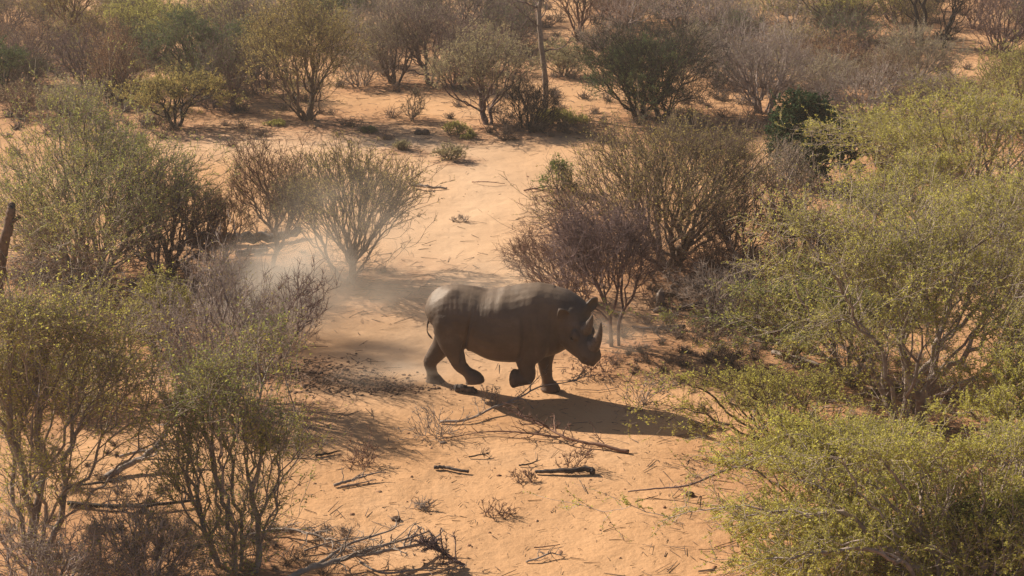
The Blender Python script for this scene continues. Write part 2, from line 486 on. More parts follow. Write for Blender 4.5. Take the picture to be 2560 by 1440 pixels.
# --- centre background
T(TR, 'grey forked tree with two groups of stems at the head of the clearing', 'tree', (1078,208), 955, 1170, 28, 'bare', 30, bark='purple', stems=5, zlow=.42, lv=1.4, leaf='grey', k=4)
T(TR, 'low many-stemmed grey tree left of the forked one', 'tree', (985,210), 900, 1050, 66, 'bare', 31, bark='brown', stems=7, zlow=.42, lv=1.5, leaf='grey', spread=.8)
T(TR, 'feathery olive tree on a leaning stem left of the tall dead trunk', 'tree', (1222,316), 1105, 1325, 118, 'olive', 32, stems=3, zlow=.5, leaf='grey', lv=5, k=4, bark='purple')
T(BU, 'grey tangle of dead brush heaped at the foot of the tall dead trunk', 'bush', (1325,325), 1250, 1400, 205, 'bare', 33, bark='black', k=5, stems=10, zlow=.1, dome=.6)
T(TR, 'dim purple-grey tree touching the top edge between forked tree and dead trunk', 'tree', (1160,110), 1030, 1290, -30, 'bare', 34, bark='purple', lv=1.2, leaf='deep')
T(TR, 'dark shaggy tree at the top edge just left of the dead trunk', 'tree', (1268,128), 1200, 1345, -10, 'twiggy', 35, bark='purple', leaf='deep', lv=2)
T(TR, 'upright tree with bundled rust stems right of the dead trunk at the top edge', 'tree', (1447,98), 1375, 1520, -70, 'bare', 36, bark='rust', stems=6, zlow=.5, lv=1.5, leaf='deep', spread=.3)
T(BU, 'grey-mauve bush at the top edge above the dark crooked tree', 'bush', (1570,75), 1490, 1660, -30, 'bare', 37, bark='lilac', lv=.5)
T(BU, 'low ochre-green bush at the right foot of the tall dead trunk', 'bush', (1402,312), 1345, 1462, 278, 'yellow', 38, leaf='scrub', stems=8, zlow=.15, k=3.4)
T(BU, 'hazy green bush behind the tall dead trunk', 'bush', (1410,190), 1345, 1480, 110, 'green', 39, leaf='grey', k=3)
# --- right background
T(TR, 'dark crooked leafless tree with a little green inside, upper right of centre', 'tree', (1648,292), 1415, 1815, 86, 'bare', 40, bark='black', stems=4, k=5.5, lv=1.0, leaf='deep', zlow=.3, wig=.4, spread=.9, tl=.3)
T(TR, 'green-tinged dark tree interlaced with the left side of the crooked leafless tree', 'tree', (1600,296), 1460, 1700, 118, 'green', 41, leaf='deep', bark='black', k=3.4, stems=3)
T(BU, 'smoky purple leafless bush right of the crooked tree', 'bush', (1905,276), 1755, 2015, 70, 'bare', 42, bark='lilac', k=5, stems=10, lv=.5, leaf='grey')
T(BU, 'smoky mauve bush at the top edge behind the smoky purple one', 'bush', (1780,110), 1660, 1900, -20, 'bare', 43, bark='lilac', lv=.4, k=4)
T(BU, 'pale mauve bare bush behind the dark evergreen', 'bush', (2160,300), 2020, 2310, 182, 'bare', 44, bark='lilac', k=4.6, stems=10, lv=.8, leaf='grey', zlow=.2)
T(BU, 'grey-green feathery bush beside the bare sand gap at upper right', 'bush', (2290,205), 2170, 2410, 88, 'twiggy', 45, leaf='grey', bark='grey', k=4.6, lv=2.5)
T(TR, 'olive branching tree along the top edge at the right', 'tree', (2120,100), 1900, 2240, -60, 'olive', 46, stems=6, zlow=.4, leaf='yellow', lv=4)
T(BU, 'brown twiggy bush below the olive tree at the top right', 'bush', (2070,182), 1985, 2180, 90, 'twiggy', 47, leaf='dry', bark='rust')
T(TR, 'tall tree of four thin black stems cut by the top edge', 'tree', (2300,112), 2240, 2345, -120, 'bare', 48, bark='black', stems=4, zlow=.72, spread=.12, k=2, rb=.06)
T(TR, 'forked black sapling right of the four thin stems', 'tree', (2362,118), 2340, 2430, -30, 'bare', 49, bark='black', stems=2, zlow=.5, k=2.4)
T(BU, 'slate-grey leafless bush at the top right corner', 'bush', (2505,140), 2420, 2620, -10, 'bare', 50, bark='purple', k=4.4, lv=.4)
T(BU, 'faded brush between the two mauve bushes at the top', 'bush', (1985,95), 1890, 2070, 0, 'bare', 51, bark='grey', lv=.8, leaf='olive')
T('evergreen_tree', 'dense dark green evergreen tree, the darkest crown in the picture', 'tree', (2018,468), 1918, 2112, 246, 'ever', 52, k=6.0, stems=3, lv=26, uni=.75, ls=.032, tl=.18, dome=.5)
T(BU, 'big brown open thorn bush with olive crest behind the rhino head', 'bush', (1672,668), 1372, 1925, 288, 'twiggy', 53, bark='brown', k=5.4, tw=3, lv=3.0, lf=.5, leaf='olive', stems=6, zlow=.26, spread=.75, dome=.4, rb=.075)
T('green_shoot', 'bright green leafy shoot on the sand at the left edge of the big brown bush', 'shoot', (1402,476), 1362, 1428, 392, 'green', 54, leaf='bright', stems=3, zlow=.05, ls=.03, lv=3, k=2.8, uni=.1, clumps=7, dome=.6)
T(BU, 'black-twigged thorn tree on two pale stems in front of the rhino head', 'tree', (1538,868), 1350, 1640, 540, 'bare', 55, bark='purple', stems=2, zlow=.66, sl=.40, tw=3, k=3.8, wig=.34, lf=.6, paths=[[(-.06, 0, 0), (-.09, 0, .40), (-.10, 0, .55), (-.22, .03, .85), (-.34, .05, 1.15)], [(-.10, 0, .5), (-.02, -.05, .72), (.02, -.08, 1.0), (.04, -.08, 1.3)], [(.06, .02, 0), (.05, .03, .35), (.12, .05, .6), (.28, .06, .85), (.36, .1, 1.2)]], rb=.038, spread=.28, tl=.3, basal=0)
T(BU, 'leafless pinkish spray of twigs behind the rhino shoulder', 'bush', (1432,765), 1215, 1470, 590, 'bare', 56, bark='rust', stems=6, zlow=.3, k=3.2, wig=.3, spread=.8, tl=.25)
T(BU, 'reddish dry bush right below the big brown bush', 'bush', (1850,660), 1745, 1930, 470, 'bare', 57, bark='rust', k=3.2, stems=7, spread=.7)
T(BU, 'grey leafless bush beside the evergreen foot', 'bush', (1960,560), 1860, 2065, 395, 'bare', 58, bark='grey', k=4, lv=1, leaf='grey')
T(BU, 'sparse grey dead bush lying over the litter right of the rhino', 'bush', (1820,800), 1700, 1960, 660, 'bare', 59, bark='grey', k=3.6, stems=9, zlow=.1, spread=1.2)
# --- right canopy trees
T(TR, 'broad yellow-green acacia crown filling the upper right edge', 'tree', (2440,560), 2075, 2780, 205, 'yellow', 60, k=3.8, lv=9, bark='lilac', tw=3, flat=.2, stems=5, zlow=.42, leaf='yellow', depth=2.6)
T(TR, 'olive acacia behind the broad yellow-green one at the right edge', 'tree', (2560,330), 2330, 2760, 120, 'olive', 61, k=4, leaf='scrub', lv=5)
T(TR, 'grey-barked green acacia with twisted pale limbs at right middle', 'tree', (2270,1070), 1905, 2650, 470, 'green', 62, k=2.3, bark='lilac', leaf='yellow', tw=3, lv=9.5, stems=5, zlow=.28, spread=.6, rb=.08, depth=1.9, lf=.2, clumps=40, flat=.2, uni=.05, tl=.32, up=.05)
T(TR, 'yellow-green acacia on the right picture edge, behind the grey-barked one', 'tree', (2600,900), 2330, 2860, 380, 'yellow', 63, k=3.4, lv=8, bark='lilac', tw=3, flat=.2, zlow=.3)
T(TR, 'tree of burnt dark stems with a thin green crown right of the rhino', 'tree', (1972,900), 1860, 2130, 640, 'green', 64, bark='rust', stems=7, spread=.35, zlow=.5, sl=.45, lv=2.2, k=3.4)
T(TR, 'spreading green acacia filling the lower right corner', 'tree', (2390,1530), 1830, 2900, 1000, 'yellow', 65, k=1.6, lv=14, stems=6, zlow=.22, leaf='yellow', clumps=17, flat=.12, uni=.02, tw=3, tl=.34, bark='lilac', up=.0, spread=.8, depth=1.35, dome=.3, rb=.07, lf=.1)
T(BU, 'low acacia spray of thin horizontal boughs at the right end of the rhino shadow', 'bush', (1960,1120), 1640, 2120, 900, 'green', 66, k=2.1, lv=6.0, tw=2, leaf='yellow', stems=6, zlow=.25, flat=.12, clumps=15, uni=.03, spread=1.4, bark='brown', depth=.8, tl=.36, up=-.05)
T(BU, 'lowest right green bush cut by the bottom edge', 'bush', (2020,1520), 1830, 2230, 1260, 'green', 67, k=1.8, lv=9, flat=.2, tw=3, leaf='yellow', bark='lilac', zlow=.15)
T(BU, 'dark grey-green undergrowth in the bottom right corner', 'bush', (2500,1500), 2330, 2680, 1180, 'green', 68, k=3.2, leaf='green', bark='brown', lv=5, tw=3, zlow=.1)
# --- left foreground
T(BU, 'yellow-green feathery acacia at the left edge, lower half', 'bush', (75,1385), -160, 385, 735, 'yellow', 70, k=2.5, tw=3, bark='grey', lv=5, clumps=28, flat=.2, uni=.04, leaf='yellow', stems=9, zlow=.30, tl=.34, up=.05, spread=.3, depth=1.1, rb=.06)
T(BU, 'lilac-grey leafless bush left of the dust plume', 'bush', (572,1010), 372, 720, 690, 'bare', 71, bark='lilac', k=3.2, tw=3, stems=5, zlow=.25, lv=.8, leaf='olive', rb=.06, tl=.24)
T(BU, 'upright many-stemmed bush with green tufts at lower left centre', 'bush', (598,1420), 395, 775, 945, 'green', 72, k=2.1, tw=3, bark='grey', lv=4.5, stems=18, zlow=.16, spread=.3, rb=.04, leaf='green', sl=.25, lf=.05, clumps=22, uni=.05, dome=.05, tl=.3)
T(BU, 'grey undergrowth along the bottom edge at the left', 'bush', (360,1500), 180, 520, 1240, 'bare', 73, bark='lilac', k=2, lv=1.4, leaf='olive', zlow=.1, stems=9)
T(BU, 'slim grey sapling with wide-flung bare arms rising into the dust plume', 'sapling', (655,925), 640, 860, 690, 'bare', 74, bark='purple', k=1.1, stems=4, spread=1.0, zlow=.35, rb=.02)
T(BU, 'dark bare undergrowth in the bottom left corner', 'bush', (120,1520), -40, 260, 1300, 'bare', 75, bark='lilac', k=1.8, lv=.6, leaf='olive', zlow=.1, stems=8)
# --- clearing tufts
for i, (bx, by, a_, b_, tp, lf_, lab) in enumerate([
    (1122,400,1086,1162,360,'grey','largest grey-green dwarf shrub, alone on the open pale sand'),
    (1004,378,982,1028,354,'grey','small round dwarf shrub left of the largest one on the sand'),
    (1132,336,1102,1172,304,'scrub','yellow-green dwarf shrub at the edge of the tree shade'),
    (1168,344,1152,1190,325,'scrub','tiny yellow-green tuft touching the yellow-green dwarf shrub'),
    (928,334,908,948,318,'deep','dark green tuft in the tree shade left of the round stones'),
    (690,312,668,716,296,'scrub','yellow-green tuft in the shade left of the lone olive tree'),
    (1030,300,1004,1066,222,'grey','thin wispy grey sapling in the upper clearing')]):
    T('dwarf_shrub', lab, 'shrub', (bx, by), a_, b_, tp, 'green', 90 + i, leaf=lf_, stems=7 if i < 6 else 2, zlow=.2, clumps=6, k=4.5 if i < 6 else 2.4, tl=.07 if i < 6 else .14, ls=.016, lv=5 if i < 6 else 1, dome=.5, rb=.02)

T(TR, 'thin open acacia with long level boughs between the corner acacia and the rhino shadow', 'tree', (2110,1330), 1610, 2290, 1010, 'green', 139, k=1.6, lv=11, tw=2, leaf='yellow', bark='grey', stems=5, spread=1.3, zlow=.3, flat=.1, clumps=14, uni=.02, dome=.25, depth=.9, tl=.34, up=0.0, rb=.045)
T(TR, 'slender-boughed acacia leaning left over the litter right of the rhino', 'tree', (2130,960), 1700, 2260, 690, 'green', 140, k=2.2, lv=7, tw=3, leaf='green', bark='grey', stems=5, spread=1.2, zlow=.35, flat=.12, clumps=16, uni=.02, dome=.25, depth=1.0, tl=.32, up=0.0, rb=.045)
# --- more of the thicket behind, row by row from the top left
T(BU, 'olive bush between the reddish dead-leaved bush and the yellow-olive domed tree', 'bush', (238,118), 170, 318, 22, 'olive', 101, bark='rust', lv=3, k=3.6)
T(BU, 'brown bare bush at the very top left corner', 'bush', (20,80), -50, 100, -20, 'bare', 102, bark='purple', lv=1, leaf='olive', k=3.4)
T(BU, 'mauve-brown bush under the top edge left of the tall thin bare trunks', 'bush', (110,75), 50, 180, -20, 'bare', 103, bark='grey', lv=1.2, leaf='olive', k=3.4)
T(TR, 'dim olive tree at the top edge between yellow-olive dome and lone olive tree', 'tree', (560,70), 470, 660, -60, 'olive', 104, leaf='scrub', lv=4, k=3.6)
T(TR, 'dim brown-green tree at the top edge right above the yellow-olive dome', 'tree', (330,55), 235, 440, -70, 'twiggy', 105, bark='purple', leaf='deep', lv=3, k=3.6)
T(BU, 'mauve bare bush peeping out behind the left side of the lone olive tree', 'bush', (690,120), 610, 770, 20, 'bare', 106, bark='lilac', lv=1, leaf='grey', k=3.6)
T(TR, 'brown-green tree at the top edge behind the lone olive tree', 'tree', (740,60), 650, 830, -60, 'olive', 107, bark='purple', lv=3, k=3.6)
T(BU, 'mauve haze-softened bush right of the dark green rounded crown', 'bush', (975,90), 890, 1075, -20, 'bare', 108, bark='lilac', lv=1.2, leaf='grey', k=4)
T(TR, 'grey spreading tree at the top edge between forked tree and dim purple-grey one', 'tree', (1060,60), 960, 1150, -60, 'twiggy', 109, bark='purple', lv=2, leaf='deep', k=3.8)
T(BU, 'dark low bush in the gap left of the forked tree stems', 'bush', (900,215), 840, 960, 130, 'twiggy', 110, bark='grey', lv=2, leaf='grey', k=3.4)
T(BU, 'grey-green bush behind the feathery olive tree', 'bush', (1190,180), 1110, 1290, 90, 'twiggy', 111, bark='grey', lv=2.6, leaf='grey', k=4)
T(BU, 'brown bare bush between forked tree and feathery olive tree', 'bush', (1140,220), 1090, 1200, 130, 'bare', 112, bark='purple', lv=1, leaf='grey', k=3.4)
T(BU, 'russet bush at the top edge between rust-stemmed tree and grey-mauve bush', 'bush', (1540,55), 1470, 1600, -30, 'bare', 113, bark='rust', lv=1, leaf='dry', k=3.4)
T(BU, 'low mauve scrub above the left side of the crooked tree', 'bush', (1500,120), 1440, 1580, 65, 'bare', 114, bark='lilac', lv=1.2, leaf='grey', k=3.4)
T(TR, 'dusky green tree at the top edge above the smoky purple bush', 'tree', (1700,70), 1600, 1800, -60, 'olive', 115, bark='purple', lv=3, leaf='deep', k=3.8)
T(BU, 'grey-brown bush squeezed between crooked tree and smoky mauve bush', 'bush', (1735,150), 1680, 1800, 60, 'twiggy', 116, bark='grey', lv=1.5, leaf='grey', k=3.4)
T(BU, 'olive-tinged brush left of the brown twiggy bush', 'bush', (1975,165), 1910, 2060, 70, 'twiggy', 117, bark='lilac', lv=2.4, leaf='olive', k=4)
T(BU, 'wispy pale bush behind the right side of the smoky purple bush', 'bush', (2060,240), 1985, 2150, 150, 'twiggy', 118, bark='grey', lv=1.6, leaf='grey', k=3.8)
T(BU, 'tawny twig bush just above the pale mauve bare bush', 'bush', (2190,232), 2110, 2290, 140, 'bare', 119, bark='rust', lv=1.8, leaf='grey', k=4)
T(TR, 'shadowy tree at the top edge right of the olive branching tree', 'tree', (2230,60), 2150, 2320, -60, 'bare', 120, bark='purple', lv=1.2, leaf='olive', k=3.6)
T(BU, 'brown bare bush at the top edge beside the forked black sapling', 'bush', (2440,70), 2380, 2520, -30, 'bare', 121, bark='rust', lv=.6, k=3.4)
T(BU, 'grey-green bush on the right edge above the broad yellow-green acacia', 'bush', (2535,265), 2440, 2640, 150, 'olive', 122, bark='grey', leaf='olive', lv=3, k=4)
T(BU, 'ochre-tipped bush behind the left side of the broad yellow-green acacia', 'bush', (2200,420), 2080, 2330, 270, 'yellow', 123, leaf='scrub', lv=4, k=4)
T(BU, 'mauve twig patch in front of the grey-green feathery bush', 'bush', (2330,300), 2230, 2440, 205, 'bare', 124, bark='lilac', lv=1.2, leaf='olive', k=4)
T(TR, 'green acacia between the evergreen and the grey-barked acacia', 'tree', (2260,640), 2110, 2460, 390, 'green', 125, lv=6, k=3.6, flat=.2, tw=3, bark='grey', leaf='yellow')
T(TR, 'shaded olive bush at the foot of the grey-barked acacia', 'bush', (2090,760), 1960, 2230, 590, 'green', 126, lv=2.6, k=3.8, bark='purple', leaf='olive')
T(BU, 'russet leafless bush tangled under the grey-barked acacia crown', 'bush', (2010,690), 1890, 2120, 520, 'bare', 127, bark='rust', lv=.6, k=4)
T(TR, 'yellow-green acacia rising over the lower right corner at the edge', 'tree', (2640,1250), 2380, 2900, 860, 'yellow', 128, lv=8, k=2.8, bark='grey', tw=3, flat=.15, depth=1.2)
T(BU, 'thin green-leaved spray low between the corner acacia and the bottom edge', 'bush', (2220,1420), 2060, 2400, 1160, 'green', 129, lv=7, k=1.7, tw=3, flat=.2, bark='rust', zlow=.15)
T(BU, 'brown and olive shrub under the left edge acacia, partly hidden by it', 'bush', (180,1010), 40, 330, 850, 'twiggy', 130, lv=2, k=3.6, leaf='yellow', bark='grey')
T(BU, 'olive low sprays between the left edge acacia and the lilac-grey bush', 'bush', (395,880), 310, 500, 690, 'yellow', 131, lv=3, k=3.6, zlow=.2)
T(BU, 'mauve dry scrub between the dark many-stemmed bush and the slender tree', 'bush', (600,760), 500, 690, 650, 'bare', 132, bark='rust', lv=.6, k=3.4, zlow=.15)
T(BU, 'grey dead scrub in the shade of the large rounded bush at the left', 'bush', (100,700), 10, 200, 640, 'bare', 133, bark='grey', lv=.2, k=2.6, zlow=.1)
T(BU, 'dry reddish sprigs behind the big brown bush, at its left foot', 'bush', (1440,560), 1290, 1530, 478, 'bare', 134, bark='rust', lv=.3, k=1.8, zlow=.12, spread=1.2)
T(BU, 'brown low scrub beside the trunk of the big brown bush', 'bush', (1775,705), 1690, 1900, 590, 'bare', 135, bark='rust', lv=.3, k=2.6, zlow=.12, spread=1.0)
T(BU, 'olive bush half hidden behind the left flank of the lone olive tree', 'bush', (630,200), 555, 700, 95, 'olive', 136, lv=3, k=3.4, leaf='olive')
T(BU, 'grey-olive bush between flat-topped acacia and slim grey-leaved sapling', 'bush', (530,270), 470, 600, 170, 'twiggy', 137, lv=2, k=3.4, leaf='deep', bark='purple')
T(BU, 'thin brown brush at the left edge above the large rounded bush', 'bush', (60,290), -20, 130, 215, 'twiggy', 138, lv=1, k=3, leaf='grey', bark='rust')

for a, k in exec_list:
    plant(*a, **k)

# --- far filler bushes of the crowded thicket along the top: copies of four hazy ones
_r = np.random.default_rng(31)
fill_src = []
FL = 'indistinct hazy brown-grey bush in the crowded thicket along the top of the picture'
FG = 'indistinct hazy bushes crowding the far thicket'
def copy_tree(o, parent=None):
    c = o.copy(); COL.objects.link(c); c.parent = parent
    for ch in [x for x in o.children]: copy_tree(ch, c)
    return c
for i, (bk, lf_, pre) in enumerate((('lilac', 'grey', 'bare'), ('brown', 'olive', 'twiggy'), ('purple', 'deep', 'twiggy'), ('grey', 'scrub', 'olive'))):
    fill_src.append(plant(BU, FL, 'bush', (300 + 500 * i, 60), 240 + 500 * i, 370 + 500 * i, -20, pre, 300 + i, group=FG, bark=bk, leaf=lf_, k=3.6, zlow=.2, lv=2.0))
spots_ = [(x, y) for y in (18, 48, 82, 120) for x in np.arange(-60, 2640, 215)] + [(x, y) for y in (165, 215) for x in (20, 120, 240, 350, 470)] + [(x, y) for y in (150, 205) for x in (1730, 1860, 2010, 2140, 2280, 2480)]
for i, (px, py) in enumerate(spots_):
    px += _r.uniform(-75, 75); py += _r.uniform(-12, 12)
    if 1370 < px < 1760 and py > 60: continue
    if 2280 < px < 2560 and py > 100: continue
    o = fill_src[_r.integers(0, 4)]
    c = copy_tree(o); b = G(px, py)
    c.location = (b.x, b.y, ground_z(b.x, b.y) - .03)
    c.rotation_euler = (0, 0, _r.uniform(0, 6.28)); q = _r.uniform(.7, 1.25)
    c.scale = (q * _r.uniform(.85, 1.2), q, q * _r.uniform(.8, 1.15))
    TREES.append((b.x, b.y, 1.0))

# ------------------------------------------------------------------ ground
def seg_mask(x, y, pts, rad, soft=.5):
    d = np.full(x.shape, 1e9)
    for (p, q) in zip(pts[:-1], pts[1:]):
        ax, ay = p; bx, by = q
        vx, vy = bx - ax, by - ay
        t = np.clip(((x - ax) * vx + (y - ay) * vy) / (vx * vx + vy * vy + 1e-9), 0, 1)
        d = np.minimum(d, np.hypot(x - ax - vx * t, y - ay - vy * t))
    return np.clip((rad + soft - d) / (2 * soft), 0, 1)
xs = np.concatenate([-np.geomspace(2500, 26, 16), np.arange(-24, 24.1, .25), np.geomspace(26, 2500, 16)])
ys = np.concatenate([-np.geomspace(2500, 4, 14), np.arange(0, 86.1, .25), np.geomspace(92, 3500, 18)])
GX, GY = np.meshgrid(xs, ys)
GZ = (0.035 * np.sin(GX * 0.55 + 1.3) * np.cos(GY * 0.41) + 0.025 * np.sin(GX * 1.3 + GY * 0.9) + 0.012 * np.sin(GX * 2.9 - GY * 2.1 + 0.7))
nx, ny = len(xs), len(ys)
idx = np.arange(nx * ny).reshape(ny, nx)
GF = np.stack([idx[:-1, :-1], idx[:-1, 1:], idx[1:, 1:], idx[1:, :-1]], axis=-1).reshape(-1, 4)
def gp(px, py):
    v = G(px, py); return (v.x, v.y)
PATH = [gp(560, 350), gp(1150, 370), gp(1200, 470), gp(1120, 620), gp(1080, 760), gp(1000, 880)]
pale = seg_mask(GX, GY, PATH, 1.6, 1.6)
pale = np.maximum(pale, seg_mask(GX, GY, [gp(1450, 780), gp(1560, 760)], .5, .8) * .7)
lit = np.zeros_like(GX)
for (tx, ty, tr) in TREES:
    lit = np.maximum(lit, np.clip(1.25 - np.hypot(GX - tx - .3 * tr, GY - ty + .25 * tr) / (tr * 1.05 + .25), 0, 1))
midden = seg_mask(GX, GY, [gp(470, 925), gp(620, 915), gp(760, 935), gp(880, 958), gp(1010, 972)], .30, .3)
midden = np.maximum(midden, seg_mask(GX, GY, [gp(1640, 700), gp(1760, 740), gp(1880, 800)], .5, .7) * .6)
m, nt, out = new_mat('sand')
co = nt.nodes.new("ShaderNodeTexCoord")
def attr(n):
    a = nt.nodes.new("ShaderNodeAttribute"); a.attribute_name = n; return a.outputs["Fac"]
n1 = noise_node(nt, .35, 5, co.outputs["Object"])
base = ramp(nt, [(0.3, (.43, .24, .118)), (0.55, (.53, .312, .163)), (0.8, (.58, .366, .212))])
nt.links.new(n1.outputs["Fac"], base.inputs[0])
def mixc(fac, a, b):
    x = nt.nodes.new("ShaderNodeMix"); x.data_type = 'RGBA'
    if isinstance(fac, float): x.inputs[0].default_value = fac
    else: nt.links.new(fac, x.inputs[0])
    for i_, v in ((6, a), (7, b)):
        if isinstance(v, tuple): x.inputs[i_].default_value = (*v, 1)
        else: nt.links.new(v, x.inputs[i_])
    return x.outputs[2]
def mth(op, a, b):
    x = nt.nodes.new("ShaderNodeMath"); x.operation = op; x.use_clamp = True
    for i_, v in ((0, a), (1, b)):
        if isinstance(v, (int, float)): x.inputs[i_].default_value = v
        else: nt.links.new(v, x.inputs[i_])
    return x.outputs[0]
c1 = mixc(mth('MULTIPLY', attr('pale'), .85), base.outputs[0], (.61, .42, .27))
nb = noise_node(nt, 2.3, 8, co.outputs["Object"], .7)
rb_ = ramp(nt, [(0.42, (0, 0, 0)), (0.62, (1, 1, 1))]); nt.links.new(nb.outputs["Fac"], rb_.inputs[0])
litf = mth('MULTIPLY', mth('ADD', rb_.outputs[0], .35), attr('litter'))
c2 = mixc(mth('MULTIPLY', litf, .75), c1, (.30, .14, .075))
nm = noise_node(nt, 6, 6, co.outputs["Object"], .75)
rm = ramp(nt, [(0.32, (0, 0, 0)), (0.52, (1, 1, 1))]); nt.links.new(nm.outputs["Fac"], rm.inputs[0])
c3 = mixc(mth('MULTIPLY', mth('MULTIPLY', attr('midden'), 1.0), mth('ADD', rm.outputs[0], .55)), c2, (.042, .022, .013))
# fine flecks of dark debris in the sand
nf = noise_node(nt, 22, 3, co.outputs["Object"], .6)
rf = ramp(nt, [(0.66, (0, 0, 0)), (0.72, (1, 1, 1))]); nt.links.new(nf.outputs["Fac"], rf.inputs[0])
ng = noise_node(nt, 1.1, 3, co.outputs["Object"])
rg = ramp(nt, [(0.45, (0, 0, 0)), (0.6, (1, 1, 1))]); nt.links.new(ng.outputs["Fac"], rg.inputs[0])
c4 = mixc(mth('MULTIPLY', mth('MULTIPLY', rf.outputs[0], rg.outputs[0]), .7), c3, (.20, .10, .055))
pr = nt.nodes.new("ShaderNodeBsdfPrincipled"); pr.inputs["Roughness"].default_value = .95
pr.inputs["Specular IOR Level"].default_value = .1
nt.links.new(c4, pr.inputs["Base Color"])
bh = noise_node(nt, 1.9, 7, co.outputs["Object"], .55)
b1 = nt.nodes.new("ShaderNodeBump"); b1.inputs["Strength"].default_value = .55; b1.inputs["Distance"].default_value = .08
nt.links.new(bh.outputs["Fac"], b1.inputs["Height"])
vo = nt.nodes.new("ShaderNodeTexVoronoi"); vo.inputs["Scale"].default_value = 2.6; vo.feature = 'SMOOTH_F1'
nt.links.new(co.outputs["Object"], vo.inputs["Vector"])
b2 = nt.nodes.new("ShaderNodeBump"); b2.inputs["Strength"].default_value = .35; b2.inputs["Distance"].default_value = .06
nt.links.new(vo.outputs["Distance"], b2.inputs["Height"]); nt.links.new(b1.outputs[0], b2.inputs["Normal"])
b3 = nt.nodes.new("ShaderNodeBump"); b3.inputs["Distance"].default_value = .05
nh3 = noise_node(nt, 7.5, 6, co.outputs["Object"], .6); nt.links.new(nh3.outputs["Fac"], b3.inputs["Height"])
rough_amt = nt.nodes.new("ShaderNodeMapRange"); rough_amt.inputs[3].default_value = .5; rough_amt.inputs[4].default_value = .22
nt.links.new(attr('pale'), rough_amt.inputs[0]); nt.links.new(rough_amt.outputs[0], b3.inputs["Strength"])
nt.links.new(b2.outputs[0], b3.inputs["Normal"])
nt.links.new(b3.outputs[0], pr.inputs["Normal"])
nt.links.new(pr.outputs[0], out.inputs[0])
gr = mesh_np('ground', np.stack([GX, GY, GZ], -1).reshape(-1, 3), GF, m, smooth=True)
for nm_, arr in (('pale', pale), ('litter', lit), ('midden', midden)):
    at = gr.data.attributes.new(nm_, 'FLOAT', 'POINT'); at.data.foreach_set("value", arr.ravel().astype(np.float32))
tag(gr, kind='structure')

